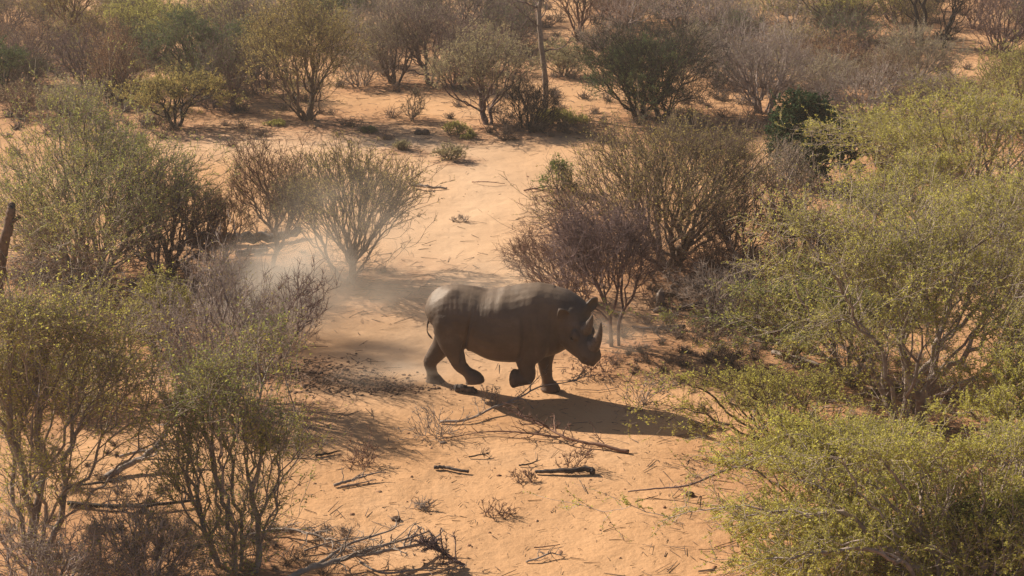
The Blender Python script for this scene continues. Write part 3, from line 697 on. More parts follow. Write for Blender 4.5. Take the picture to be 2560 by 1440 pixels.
# ------------------------------------------------------------------ rhinoceros
def build_rhino():
    loc = G(1236, 979)          # foot of the mid-body plumb line
    RY = math.radians(-7.5)
    V_ = []; F_ = []; n0 = [0]
    def add(V, F):
        V_.append(np.asarray(V)); F_.extend([tuple(int(i) + n0[0] for i in f if True) for f in F]); n0[0] += len(V)
    def body(secs, n=40, sides=28, power=2.0, xf=None):
        """secs: centre xyz, half height, half width"""
        S = cat_rom(secs, n)
        V, F = loft(S[:, :3], np.maximum(S[:, 3], .01), np.maximum(S[:, 4], .01), sides=sides, power=power)
        if xf is not None: V = xf(V)
        add(V, F)
    # trunk from rump to poll
    body([(-.90, 0, 1.07, .06, .06), (-.88, 0, 1.09, .22, .22), (-.81, 0, 1.145, .34, .34), (-.67, 0, 1.215, .425, .42),
          (-.47, 0, 1.26, .425, .44), (-.20, 0, 1.16, .495, .505), (.10, 0, 1.10, .56, .55), (.36, 0, 1.12, .565, .52),
          (.60, 0, 1.17, .575, .46), (.80, 0, 1.20, .555, .40), (.96, -.02, 1.23, .50, .35), (1.09, -.06, 1.245, .44, .30),
          (1.20, -.11, 1.23, .35, .26), (1.29, -.16, 1.19, .26, .21), (1.33, -.18, 1.17, .08, .08)], 56)
    # hump, shoulder and haunch masses
    def blob(c, r, rot=None, xf=None):
        u = np.linspace(0, math.pi, 13); w = np.arange(18) * 2 * math.pi / 18
        V = np.array([[math.sin(a) * math.cos(b), math.sin(a) * math.sin(b), math.cos(a)] for a in u for b in w]) * np.array(r)
        if rot is not None:
            V = np.array([Matrix.Rotation(rot[0], 3, rot[1]) @ Vector(v) for v in V])
        V = V + np.array(c)
        if xf is not None: V = xf(V)
        F = [(i * 18 + k, i * 18 + (k + 1) % 18, (i + 1) * 18 + (k + 1) % 18, (i + 1) * 18 + k) for i in range(12) for k in range(18)]
        add(V, F)
    blob((-.66, .22, 1.14), (.26, .21, .36)); blob((-.62, -.24, 1.13), (.26, .21, .37), (-.2, 'Y'))
    blob((.66, -.25, 1.02), (.24, .20, .42), (.15, 'Y')); blob((.76, .23, 1.00), (.24, .19, .42))
    # legs: centre xyz, half depth fore-aft, half width
    body([(-.67, .24, 1.12, .26, .19), (-.74, .26, .84, .205, .17), (-.83, .28, .62, .155, .135), (-.965, .28, .44, .122, .105), (-1.02, .28, .345, .110, .09),
          (-1.00, .28, .23, .084, .08), (-.985, .28, .145, .090, .09), (-.965, .28, .08, .130, .12), (-.955, .28, .02, .150, .132), (-.955, .28, -.005, .145, .128)], 36, 20)   # far hind
    body([(-.62, -.24, 1.08, .27, .20), (-.58, -.27, .88, .215, .18), (-.535, -.28, .72, .148, .145), (-.50, -.28, .60, .118, .11), (-.45, -.28, .51, .106, .09),
          (-.385, -.28, .445, .088, .08), (-.335, -.28, .40, .100, .09), (-.285, -.28, .35, .130, .118), (-.262, -.28, .305, .150, .128), (-.250, -.28, .275, .150, .13), (-.248, -.28, .265, .142, .12)], 40, 20)   # near hind, lifted
    body([(.62, -.25, 1.05, .24, .17), (.56, -.27, .84, .200, .155), (.51, -.27, .68, .165, .13), (.515, -.27, .55, .128, .115), (.545, -.27, .45, .112, .10),
          (.535, -.27, .385, .108, .095), (.47, -.27, .36, .098, .09), (.41, -.27, .355, .112, .10), (.36, -.27, .36, .142, .122), (.33, -.27, .363, .150, .13), (.30, -.27, .365, .135, .115), (.275, -.27, .366, .10, .085), (.262, -.27, .366, .05, .045)], 44, 20)   # near fore, folded
    body([(.76, .23, 1.02, .24, .17), (.77, .25, .80, .185, .15), (.75, .25, .62, .145, .125), (.735, .25, .46, .112, .105), (.74, .25, .33, .098, .09),
          (.76, .25, .21, .086, .085), (.775, .25, .13, .098, .09), (.80, .25, .065, .138, .12), (.81, .25, .012, .152, .133), (.81, .25, -.005, .147, .127)], 36, 20)   # far fore
    # toes
    for cx, cy, cz, dx in ((-.835, .28, .035, .0), (.935, .25, .035, 0)):
        for sy in (-.075, 0, .075):
            blob((cx - abs(sy) * .35, cy + sy, cz), (.042, .042, .045))
    # head in its own frame: s along poll->muzzle, n towards the horns, l to the animal's right
    yaw = math.radians(-43); pit = math.radians(55)
    O = np.array([1.195, -.165, 1.37])
    d = np.array([math.cos(pit) * math.cos(yaw), math.cos(pit) * math.sin(yaw), -math.sin(pit)])
    nn = np.array([math.sin(pit) * math.cos(yaw), math.sin(pit) * math.sin(yaw), math.cos(pit)])
    ll = np.cross(d, nn)      # lateral, towards the animal's right (camera side)
    if ll[1] > 0: ll = -ll
    HS = 1.10
    def H(V):
        V = np.asarray(V, float) * HS
        return O + V[..., 0:1] * d + V[..., 1:2] * ll + V[..., 2:3] * nn
    def hs(secs, **k): body(secs, xf=H, **k)
    # (s, l, n, half thickness, half width)
    hs([(-.12, 0, -.07, .07, .07), (-.09, 0, -.06, .16, .16), (-.02, 0, -.06, .21, .205), (.08, 0, -.115, .255, .215), (.18, 0, -.145, .270, .205), (.28, 0, -.13, .255, .182),
        (.37, 0, -.10, .225, .162), (.46, 0, -.065, .193, .150), (.54, 0, -.035, .165, .148), (.61, 0, -.04, .152, .145), (.67, 0, -.055, .125, .12), (.705, 0, -.065, .07, .07), (.715, 0, -.065, .02, .02)], n=44, sides=24, power=2.3)
    blob((.29, .14, .03), (.08, .05, .055), xf=H); blob((.29, -.14, .03), (.08, .05, .055), xf=H)      # brows
    blob((.50, 0, .085), (.12, .105, .07), xf=H); blob((.27, 0, .085), (.10, .09, .06), xf=H)                # horn bosses
    blob((.635, .10, .02), (.05, .035, .045), xf=H); blob((.635, -.10, .02), (.05, .035, .045), xf=H)      # nostril swell
    blob((.70, 0, -.035), (.05, .06, .055), xf=H)                                                          # hooked lip
    blob((.20, .13, -.20), (.19, .09, .12), xf=H); blob((.20, -.13, -.20), (.19, .09, .12), xf=H)            # cheeks
    # ears: stalk and cup
    def ear(base, tip, face):
        base, tip, face = np.array(base), np.array(tip), np.array(face, float)
        ax = tip - base; L = np.linalg.norm(ax); ax /= L
        face -= ax * face.dot(ax); face /= np.linalg.norm(face)
        sd = np.cross(ax, face)
        rows = []
        for t, w, c in ((-.30, .045, 0), (-.1, .045, .0), (.08, .055, .015), (.25, .085, .045), (.45, .104, .06), (.65, .098, .055), (.82, .070, .03), (.95, .034, .01), (1.0, .010, 0)):
            rows.append((t, w, c))
        outer = []; K = 12
        for t, w, c in rows:
            for k in range(K):
                a = 2 * math.pi * k / K
                x = math.cos(a) * w; y = math.sin(a) * .036
                # bend the flat section into a cup open towards `face`
                y += c * (abs(math.cos(a))**1.6 * 1.25 - .55)
                outer.append(base + ax * t * L + sd * x + face * y)
        F = [(i * K + k, i * K + (k + 1) % K, (i + 1) * K + (k + 1) % K, (i + 1) * K + k) for i in range(len(rows) - 1) for k in range(K)]
        V = np.array(outer + [base + ax * L * 1.01, base - ax * L * .3])
        e = len(rows) * K
        for k in range(0, K, 2):
            F.append((e, (len(rows) - 1) * K + k, (len(rows) - 1) * K + k + 1, (len(rows) - 1) * K + (k + 2) % K))
            F.append((e + 1, (k + 2) % K, k + 1, k))
        add(V, F)
        return base + ax * L * .5 + face * .0, face, ax
    eb = H([.03, -.13, .06]); ear(eb, eb + np.array([.17, .12, .19]), (.55, -.8, -.12))
    eb = H([.03, .16, -.03]); ear(eb, eb + np.array([-.06, -.15, .19]), (.55, -.8, -.45))
    # tail
    body([(-.80, 0, 1.50, .045, .05), (-.875, -.01, 1.38, .034, .036), (-.935, -.03, 1.24, .026, .026), (-.985, -.06, 1.08, .020, .020), (-.99, -.09, .97, .019, .021), (-.94, -.10, .89, .023, .028), (-.90, -.11, .855, .012, .012)], 26, 10)
    me = bpy.data.meshes.new('body_raw')
    me.from_pydata([tuple(v) for v in np.concatenate(V_)], [], F_)
    me.update()
    o = bpy.data.objects.new('body_raw', me); COL.objects.link(o)
    import bmesh
    bm = bmesh.new(); bm.from_mesh(me); bmesh.ops.recalc_face_normals(bm, faces=bm.faces); bm.to_mesh(me); bm.free()
    r = o.modifiers.new('r', 'REMESH'); r.mode = 'VOXEL'; r.voxel_size = .0115
    sm = o.modifiers.new('s', 'SMOOTH'); sm.factor = .5; sm.iterations = 18
    dg = bpy.context.evaluated_depsgraph_get(); dg.update()
    ev = o.evaluated_get(dg)
    bme = bpy.data.meshes.new_from_object(ev)
    bpy.data.objects.remove(o); bpy.data.meshes.remove(me)
    bme.name = 'body'
    n = len(bme.vertices)
    C = np.zeros(n * 3, np.float32); bme.vertices.foreach_get('co', C); C = C.reshape(-1, 3).astype(float)
    N = np.zeros(n * 3, np.float32); bme.vertices.foreach_get('normal', N); N = N.reshape(-1, 3).astype(float)
    x, y, z = C.T
    dsp = np.zeros(n)
    def crease(dist, w, amp): return -amp * np.exp(-(dist / w)**2) + amp * .5 * np.exp(-((dist - w * 2.2) / (w * 1.5))**2) * (amp > 0)
    side = np.clip(np.abs(y) / .22, 0, 1)
    tr = (z > .55) & (x < 1.15)
    # fold in front of the haunch, behind the shoulder, neck folds
    xf_ = -.36 - .22 * (1.0 - z); m_ = np.clip((1.45 - z) / .3, 0, 1) * np.clip((z - .55) / .15, 0, 1)
    dsp += np.where(tr, crease(x - xf_, .024, .034) * m_ * side, 0)
    xs_ = .40 + .10 * np.sin((z - .6) * 3); m2 = np.clip((1.42 - z) / .3, 0, 1) * np.clip((z - .62) / .1, 0, 1)
    dsp += np.where(tr, crease(-(x - xs_), .028, .020) * m2 * side, 0)
    for k, (a, b, am) in enumerate(((.62, .12, .007), (.88, -.05, .006), (.99, -.1, .007), (1.08, -.14, .005))):
        xn = a + b * (1.2 - z)
        dsp += np.where((z > .75) & (x < 1.25), crease(x - xn, .022, am) * np.clip((1.5 - z) / .15, 0, 1), 0)
    # ribs and slack skin over the back
    rib = np.array([mnoise.noise(Vector((a_ * 9, 3.1, c_ * 1.6))) + .6 * mnoise.noise(Vector((a_ * 21, 7.7, c_ * 3))) for a_, c_ in zip(x, z)]) * 1.6
    dsp += np.where((x > -1.0) & (x < 1.0), rib * .0042 * np.clip((z - 1.0) / .2, 0, 1) * np.clip(1 - np.abs(z - 1.4) / .35, 0, 1), 0)
    dsp += .006 * np.sin(x * 8 + z * 5) * np.sin(z * 7 - x * 3 + y * 5)
    bulge = np.array([mnoise.noise(Vector((a_ * 3.1, b_ * 3.1 + 5, c_ * 2.6))) for a_, b_, c_ in zip(x, y, z)]); dsp += .016 * bulge * (z > .55) * (x < 1.1)
    # hip bones and spine
    dsp += .030 * np.exp(-(((x + .60) / .10)**2 + ((np.abs(y) - .20) / .09)**2)) * (z > 1.3)
    dsp += .014 * np.exp(-((np.abs(y)) / .05)**2) * (z > 1.4) * (x < .9)
    dsp -= .018 * np.exp(-(((x + .80) / .08)**2 + ((np.abs(y) - .16) / .08)**2)) * (z > 1.3)
    # wrinkles above hoofs and at the knees
    low = z < .5
    dsp += np.where(low, .0012 * np.sin(z * 95 + 3 * np.sin(x * 14) + 2 * np.sin(y * 17)), 0)
    fine = np.array([mnoise.fractal(Vector(c) * 12, 1.0, 2.0, 3) for c in C]) * .0018
    dsp += fine
    hd = (C - O) / HS
    hs_, hl_, hn_ = hd @ d, hd @ ll, hd @ nn
    head = (hs_ > .0) & (hs_ < .75) & (np.abs(hl_) < .22) & (hn_ > -.35) & (hn_ < .2)
    # eye sockets, nostrils, mouth
    for sg in (-1, 1):
        q = (hs_ - .315)**2 + (hn_ + .035)**2
        dsp += np.where(head & (hl_ * sg > .05), -.020 * np.exp(-q / .024**2) + .008 * np.exp(-((np.sqrt(q) - .045) / .015)**2), 0)
        q = (hs_ - .645)**2 + (hn_ - .012)**2
        dsp += np.where(head & (hl_ * sg > .04), -.028 * np.exp(-q / .020**2), 0)
    mouth = np.abs(hn_ + .085 + .25 * (hs_ - .6)**2)
    dsp += np.where(head & (hs_ > .50), -.014 * np.exp(-(mouth / .010)**2), 0)
    C = C + N * dsp[:, None]
    bme.vertices.foreach_set('co', C.astype(np.float32).ravel())
    bme.polygons.foreach_set('use_smooth', np.ones(len(bme.polygons), dtype=bool))
    bme.update()
    bme.materials.clear()
    # skin
    m, nt, out = new_mat('rhino_hide')
    co = nt.nodes.new("ShaderNodeTexCoord")
    n1 = noise_node(nt, 2.6, 6, co.outputs["Object"], .65)
    rr = ramp(nt, [(.3, (.056, .037, .026)), (.55, (.088, .060, .043)), (.8, (.145, .104, .077))])
    nt.links.new(n1.outputs["Fac"], rr.inputs[0])
    p = nt.nodes.new("ShaderNodeBsdfPrincipled"); p.inputs["Roughness"].default_value = .6
    p.inputs["Specular IOR Level"].default_value = .42
    # dried mud kicked up on legs and belly
    sep = nt.nodes.new("ShaderNodeSeparateXYZ"); nt.links.new(co.outputs["Object"], sep.inputs[0])
    mr = nt.nodes.new("ShaderNodeMapRange"); mr.inputs[1].default_value = .95; mr.inputs[2].default_value = .15
    nt.links.new(sep.outputs[2], mr.inputs[0])
    n4 = noise_node(nt, 9, 5, co.outputs["Object"], .7)
    mm = nt.nodes.new("ShaderNodeMath"); mm.operation = 'MULTIPLY'; nt.links.new(mr.outputs[0], mm.inputs[0]); nt.links.new(n4.outputs["Fac"], mm.inputs[1])
    mx = nt.nodes.new("ShaderNodeMix"); mx.data_type = 'RGBA'; nt.links.new(mm.outputs[0], mx.inputs[0])
    nt.links.new(rr.outputs[0], mx.inputs[6]); mx.inputs[7].default_value = (.12, .068, .042, 1)
    # sunlit top of the back painted into the hide colour, paler upwards
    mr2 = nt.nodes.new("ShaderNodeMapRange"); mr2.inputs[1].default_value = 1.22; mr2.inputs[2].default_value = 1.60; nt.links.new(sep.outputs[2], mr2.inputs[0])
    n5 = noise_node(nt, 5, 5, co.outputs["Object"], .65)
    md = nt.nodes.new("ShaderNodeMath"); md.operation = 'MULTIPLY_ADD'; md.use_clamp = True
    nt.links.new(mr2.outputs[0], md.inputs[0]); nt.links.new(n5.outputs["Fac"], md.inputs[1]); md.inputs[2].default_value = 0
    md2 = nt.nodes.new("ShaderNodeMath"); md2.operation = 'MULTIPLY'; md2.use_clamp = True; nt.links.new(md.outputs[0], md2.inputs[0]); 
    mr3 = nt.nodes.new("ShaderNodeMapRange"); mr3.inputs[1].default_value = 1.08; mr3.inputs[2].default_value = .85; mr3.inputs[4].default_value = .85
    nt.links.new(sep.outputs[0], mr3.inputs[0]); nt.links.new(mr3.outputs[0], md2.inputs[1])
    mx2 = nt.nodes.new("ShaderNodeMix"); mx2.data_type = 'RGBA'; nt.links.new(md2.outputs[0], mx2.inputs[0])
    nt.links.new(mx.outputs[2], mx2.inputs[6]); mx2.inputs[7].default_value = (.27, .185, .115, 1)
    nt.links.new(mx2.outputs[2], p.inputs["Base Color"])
    vo = nt.nodes.new("ShaderNodeTexVoronoi"); vo.inputs["Scale"].default_value = 55; nt.links.new(co.outputs["Object"], vo.inputs["Vector"])
    bp = nt.nodes.new("ShaderNodeBump"); bp.inputs["Strength"].default_value = .35; bp.inputs["Distance"].default_value = .006
    nt.links.new(vo.outputs["Distance"], bp.inputs["Height"])
    bp2 = nt.nodes.new("ShaderNodeBump"); bp2.inputs["Strength"].default_value = .18; bp2.inputs["Distance"].default_value = .02
    n3 = noise_node(nt, 12, 5, co.outputs["Object"]); nt.links.new(n3.outputs["Fac"], bp2.inputs["Height"]); nt.links.new(bp.outputs[0], bp2.inputs["Normal"])
    nt.links.new(bp2.outputs[0], p.inputs["Normal"]); nt.links.new(p.outputs[0], out.inputs[0])
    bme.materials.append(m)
    root = empty('rhinoceros', (loc.x, loc.y, ground_z(loc.x, loc.y)), 'dark grey two-horned rhinoceros trotting across the sand with its head lowered', 'rhinoceros')
    root.rotation_euler = (0, 0, RY)
    b = bpy.data.objects.new('body', bme); COL.objects.link(b); b.parent = root
    # horns
    hm, nt, out = new_mat('horn')
    co = nt.nodes.new("ShaderNodeTexCoord")
    n1 = noise_node(nt, 30, 4, co.outputs["Object"])
    rr = ramp(nt, [(.3, (.055, .040, .033)), (.7, (.13, .095, .075))]); nt.links.new(n1.outputs["Fac"], rr.inputs[0])
    p = nt.nodes.new("ShaderNodeBsdfPrincipled"); p.inputs["Roughness"].default_value = .45
    nt.links.new(rr.outputs[0], p.inputs["Base Color"]); nt.links.new(p.outputs[0], out.inputs[0])
    for lab, secs in (('long curved front horn', [(.505, 0, .05, .118, .105), (.505, 0, .12, .104, .090), (.50, 0, .18, .078, .070), (.475, 0, .24, .060, .056), (.435, 0, .305, .046, .042), (.38, 0, .37, .031, .029), (.315, 0, .425, .015, .014), (.295, 0, .442, .002, .002)]),
                      ('short conical rear horn', [(.27, 0, .07, .105, .092), (.262, 0, .12, .090, .080), (.245, 0, .18, .066, .058), (.215, 0, .245, .044, .040), (.175, 0, .31, .022, .020), (.15, 0, .34, .003, .003)])):
        S = cat_rom(secs, 30)
        V, F = loft(S[:, :3], np.maximum(S[:, 3], .002), np.maximum(S[:, 4], .002), sides=18)
        ho = mesh_np('horn', H(V), F, hm, root, smooth=True); ho['label'] = lab
    # eyes
    em, nt, out = new_mat('eye')
    p = nt.nodes.new("ShaderNodeBsdfPrincipled"); p.inputs["Roughness"].default_value = .08; p.inputs["Base Color"].default_value = (.008, .006, .005, 1)
    nt.links.new(p.outputs[0], out.inputs[0])
    for sg in (-1, 1):
        u = np.linspace(0, math.pi, 9); w = np.arange(12) * 2 * math.pi / 12
        V = np.array([[math.sin(a) * math.cos(b_), math.sin(a) * math.sin(b_), math.cos(a)] for a in u for b_ in w]) * .023
        V = V + np.array([.315, sg * .163, -.035])
        F = np.array([(i * 12 + k, i * 12 + (k + 1) % 12, (i + 1) * 12 + (k + 1) % 12, (i + 1) * 12 + k) for i in range(8) for k in range(12)])
        mesh_np('eye', H(V), F, em, root, smooth=True)
    return root
rhino = build_rhino()

# ------------------------------------------------------------------ litter
rng = np.random.default_rng(7)
def sticks(centers, spreads, n_each, lmin, lmax, rmin, rmax):
    V0 = []; V1 = []; RR = []
    for (cx, cy), (sx, sy), n in zip(centers, spreads, n_each):
        p = np.stack([cx + rng.normal(0, sx, n), cy + rng.normal(0, sy, n)], 1)
        a = rng.uniform(0, 2 * math.pi, n); L = rng.uniform(lmin, lmax, n)**1.0
        z = np.array([ground_z(q[0], q[1]) for q in p])
        r = rng.uniform(rmin, rmax, n)
        A = np.column_stack([p, z + r * .6 + rng.uniform(0, .02, n)])
        B = A + np.column_stack([np.cos(a) * L, np.sin(a) * L, rng.uniform(-.02, .1, n) * L])
        V0.append(A); V1.append(B); RR.append(r)
    return np.concatenate(V0), np.concatenate(V1), np.concatenate(RR)
bag = Bag()
cs = [(t[0] + .3 * t[2], t[1] - .25 * t[2]) for t in TREES]
A, B, R_ = sticks(cs, [(t[2] * .8 + .1, t[2] * .7 + .1) for t in TREES], [int(150 * min(t[2], 2.2)**1.6) + 20 for t in TREES], .06, .38, .003, .008)
V, F = tubes(A, B, R_, R_ * .6, 3); bag.add(V, F, np.repeat(rng.uniform(-.2, .9, len(A)), 6))
A, B, R_ = sticks([gp(1250, 1150), gp(1300, 1300), gp(900, 1250), gp(1100, 500), gp(1650, 1150), gp(300, 1050), gp(1550, 960), gp(1050, 250)],
                  [(3.0, 2.0), (3.5, 1.5), (2.5, 2), (2, 4), (1.5, 2), (2.0, 1.2), (1.2, .7), (4, 5)], [330, 330, 260, 110, 220, 340, 300, 420], .02, .12, .002, .006)
V, F = tubes(A, B, R_, R_ * .5, 3); bag.add(V, F, np.repeat(rng.uniform(-.2, .9, len(A)), 6))
tag(bag.build('twig_litter', BARK['brown']), 'broken dark twigs strewn over the sand and under the bushes', 'twigs', kind='stuff')
def scrub(name, label, spots, mat, seed):
    """low dead brush and tufts, too tangled to count"""
    rng = np.random.default_rng(seed); bag = Bag()
    for (cx, cy, sx, sy, n, hh) in spots:
        for _ in range(n):
            x = cx + rng.normal(0, sx); y = cy + rng.normal(0, sy); h = hh * rng.uniform(.4, 1.3)
            m_ = 34; a = rng.uniform(0, 6.28, m_); t = rng.uniform(.15, 1.1, m_)
            z0 = ground_z(x, y)
            A = np.column_stack([x + rng.normal(0, h * .18, m_), y + rng.normal(0, h * .18, m_), np.full(m_, z0)])
            D = np.column_stack([np.cos(a) * t, np.sin(a) * t, rng.uniform(.3, 1, m_)]) * h * rng.uniform(.5, 1, (m_, 1))
            M = A + D * .55 + rng.normal(0, h * .06, (m_, 3)); B = A + D + rng.normal(0, h * .14, (m_, 3))
            M[:, 2] = np.maximum(M[:, 2], z0 + .01); B[:, 2] = np.maximum(B[:, 2], z0 + .01)
            r = max(.0032, cy * .00016)
            R1 = np.full(m_, r); tv = rng.uniform(-.2, .9)
            V, F = tubes(A, M, R1, R1 * .8, 3); bag.add(V, F, np.full(len(V), tv))
            V, F = tubes(M, B, R1 * .8, R1 * .5, 3); bag.add(V, F, np.full(len(V), tv))
            C2 = M + (B - M) * .3 + rng.normal(0, h * .2, (m_, 3)); C2[:, 2] = np.maximum(C2[:, 2], z0 + .01)
            V, F = tubes(M, C2, R1 * .7, R1 * .4, 3); bag.add(V, F, np.full(len(V), tv))
    return tag(bag.build(name, mat), label, 'scrub', kind='stuff')
def sp_(px, py, sx, sy, n, h):
    x, y = gp(px, py); return (x, y, sx, sy, n, h)
scrub('dry_scrub', 'low dead brush and tangled litter between and under the bushes',
      [sp_(1800, 760, .8, 1.3, 110, .26), sp_(1950, 700, 1.0, 1.4, 80, .3), sp_(1850, 860, .9, .7, 60, .18), sp_(1600, 300, 2.2, 1.6, 40, .35), sp_(1900, 330, 2.0, 1.5, 45, .4),
       sp_(330, 300, 3.2, 2.0, 70, .35), sp_(130, 200, 3.5, 4, 60, .4), sp_(600, 130, 5, 6, 80, .45), sp_(1100, 110, 5, 6, 70, .4), sp_(1340, 320, 1.0, 1.0, 30, .3),
       sp_(1700, 90, 6, 7, 90, .5), sp_(2150, 180, 5, 7, 110, .5), sp_(2450, 120, 5, 8, 70, .5), sp_(150, 700, 1.4, 1.2, 45, .22), sp_(500, 690, 1.2, 1.0, 40, .22),
       sp_(2200, 700, 1.5, 2.5, 60, .3), sp_(2150, 1000, 1.4, 1.2, 50, .22), sp_(2300, 1300, 1.0, .9, 45, .22), sp_(350, 1330, .9, .5, 55, .18), sp_(650, 1380, .7, .4, 40, .16), sp_(150, 1200, .7, .7, 30, .16),
       sp_(1700, 900, .7, .6, 26, .16), sp_(560, 960, .6, .3, 20, .14)], BARK['brown'], 77)
def clods(name, mat, centers, spreads, counts, smin, smax, label, cat):
    bag = Bag()
    o = np.array([(1, 0, 0), (.7, .7, 0), (0, 1, 0), (-.7, .7, 0), (-1, 0, 0), (-.7, -.7, 0), (0, -1, 0), (.7, -.7, 0)])
    o[:, :2] = o[:, :2]
    F0 = []
    for k in range(8):
        F0.append((k, (k + 1) % 8, 8 + (k + 1) % 8, 8 + k))
    for k in range(0, 8, 2):
        F0.append((8 + k, 8 + k + 1, 8 + (k + 2) % 8, 16))
    F0 = np.array(F0)
    for (cx, cy), (sx, sy), n in zip(centers, spreads, counts):
        for _ in range(n):
            x = cx + rng.normal(0, sx); y = cy + rng.normal(0, sy)
            s = smin * (smax / smin)**(rng.uniform()**1.8)
            low = o * np.array([s, s, 0]) * rng.uniform(.7, 1.25, (8, 1))
            mid = o * np.array([s * .75, s * .75, 0]) * rng.uniform(.6, 1.2, (8, 1)) + np.array([0, 0, s * .5]) * rng.uniform(.6, 1.3, (8, 1))
            V = np.vstack([low, mid, [[0, 0, s * rng.uniform(.6, .95)]]])
            a = rng.uniform(0, 6.28); c_, s_ = math.cos(a), math.sin(a)
            V = V * np.array([rng.uniform(.7, 1.4), 1, 1])
            V = V @ np.array([[c_, s_, 0], [-s_, c_, 0], [0, 0, 1]]) + np.array([x, y, ground_z(x, y) - s * .12])
            bag.add(V, F0, np.full(17, rng.uniform(-.3, .8)))
    return tag(bag.build(name, mat), label, cat, kind='stuff')
soil_dark = bark_mat('soil_dark', (.05, .026, .015), (.10, .05, .028), (.20, .105, .06), 20)
soil_red = bark_mat('soil_red', (.20, .10, .055), (.33, .17, .09), (.45, .26, .14), 20)
clods('dung_clods', soil_dark, [gp(500, 925), gp(620, 915), gp(700, 925), gp(780, 940), gp(870, 958), gp(950, 968), gp(1010, 975)],
      [(.5, .22), (.5, .26), (.5, .3), (.5, .3), (.45, .26), (.4, .18), (.35, .12)], [260, 420, 520, 600, 480, 320, 160], .007, .034,
      'dark crumbled dung and trampled soil in a band behind the rhino', 'dung')
clods('soil_clods', soil_red, [gp(1700, 720), gp(1780, 760), gp(1540, 915), gp(1600, 880), gp(1250, 1150), gp(950, 1250), gp(1500, 1350), gp(1100, 560), gp(1050, 260), gp(350, 950)],
      [(.5, .7), (.6, .7), (.6, .35), (.6, .5), (2.6, 1.8), (2.2, 1.5), (2.2, 1.2), (1.6, 3), (3.5, 4), (1.2, .8)], [170, 160, 240, 190, 70, 60, 50, 60, 90, 120], .008, .036,
      'small reddish crumbs of soil and gravel scattered over the sand', 'soil crumbs')

# ------------------------------------------------------------------ fallen branches, logs, trunks, stones
def wood_path(path):
    """pixel path (px, py, z) to world points"""
    W = []
    for p in path:
        v = G(p[0], p[1], p[2]); W.append((v.x, v.y, p[2] + ground_z(v.x, v.y)))
    return np.array(W)
def limb(bag, rng, P, r0, r1, sides, tint):
    n = len(P)
    R = np.linspace(r0, r1, n) * (1 + rng.normal(0, .06, n))
    V, F = loft(P, R, R, side=np.array([.3, .2, 1.0]), sides=sides)
    bag.add(V, F, np.full(len(V), tint))
def side_shoots(bag, rng, P, r0, n, L, depth, upness=.12):
    T_ = np.gradient(P, axis=0)
    for _ in range(n):
        k = rng.integers(max(1, len(P) // 5), len(P))
        t = T_[k] / (np.linalg.norm(T_[k]) + 1e-9)
        a = rng.choice([-1, 1]) * rng.uniform(.4, 1.1)
        d = np.array([t[0] * math.cos(a) - t[1] * math.sin(a), t[0] * math.sin(a) + t[1] * math.cos(a), rng.uniform(-.05, 1) * upness * 3])
        d /= np.linalg.norm(d)
        l = L * rng.uniform(.4, 1.1) * (1 - .5 * k / len(P))
        Q = [P[k]]
        m_ = 7
        for _i in range(m_):
            d = d + rng.normal(0, .22, 3) + np.array([0, 0, -.03]); d /= np.linalg.norm(d)
            q = Q[-1] + d * l / m_
            q[2] = max(q[2], ground_z(q[0], q[1]) + .008)
            Q.append(q)
        Q = np.array(Q)
        rr = r0 * rng.uniform(.35, .6)
        A, B = Q[:-1], Q[1:]
        ra = np.linspace(rr, rr * .35, m_ + 1)
        V, F = tubes(A, B, np.maximum(ra[:-1], .0028), np.maximum(ra[1:], .0022), 4 if rr > .006 else 3)
        bag.add(V, F, np.full(len(V), rng.uniform(-.2, .7)))
        if depth > 0: side_shoots(bag, rng, Q, rr, max(2, n // 3), l * .55, depth - 1, upness)
def fallen(name, label, cat, path, r0, r1, mat, shoots=8, L=.4, depth=1, seed=0, upness=.12, group=None, extra=()):
    rng = np.random.default_rng(seed + 500)
    W = wood_path(path)
    o0 = W[0].copy(); o0[2] -= r0
    root = empty(name, tuple(o0), label, cat, group)
    P = cat_rom(W, max(8, len(W) * 5))
    P[1:-1] += rng.normal(0, r0 * .18, (len(P) - 2, 3))
    P[:, 2] = np.maximum(P[:, 2], [ground_z(a, b) + .3 * r0 for a, b in P[:, :2]])
    b = Bag(); limb(b, rng, P, r0, r1, 9, rng.uniform(0, .4))
    if shoots: side_shoots(b, rng, P, r0 * .75 + .004, shoots, L, depth, upness)
    b.V = [v - o0 for v in b.V]
    b.build('limb', BARK[mat], root, smooth=True)
    for ex_, ra, rb2 in extra:
        Q = cat_rom(wood_path(ex_), len(ex_) * 5); c = Bag(); limb(c, rng, Q, ra, rb2, 8, rng.uniform(0, .5))
        if shoots: side_shoots(c, rng, Q, ra * .7 + .003, max(3, shoots // 2), L * .8, max(0, depth - 1), upness)
        c.V = [v - o0 for v in c.V]
        c.build('limb', BARK[mat], root, smooth=True)
    return root
FB = 'fallen_branch'
fallen(FB, 'long bare fallen branch with bleached twigs lying across the near side of the rhino shadow', 'branch',
       [(1100,1052,.03), (1170,1048,.06), (1230,1020,.10), (1300,990,.18), (1350,962,.30), (1420,948,.38), (1495,925,.45)], .021, .005, 'grey', 16, .55, 2, 1, .25,
       extra=[([(1240,1018,.10), (1300,985,.2), (1345,940,.38), (1372,905,.5)], .009, .004)])
fallen(FB, 'spiky reddish fallen branch with its thick end pointing right, below the rhino shadow', 'branch',
       [(1572,1125,.03), (1500,1110,.06), (1420,1092,.10), (1360,1060,.15), (1290,1035,.18)], .030, .006, 'rust', 18, .6, 2, 2, .2,
       extra=[([(1400,1088,.08), (1280,1078,.07), (1200,1082,.05), (1110,1096,.03)], .014, .004)])
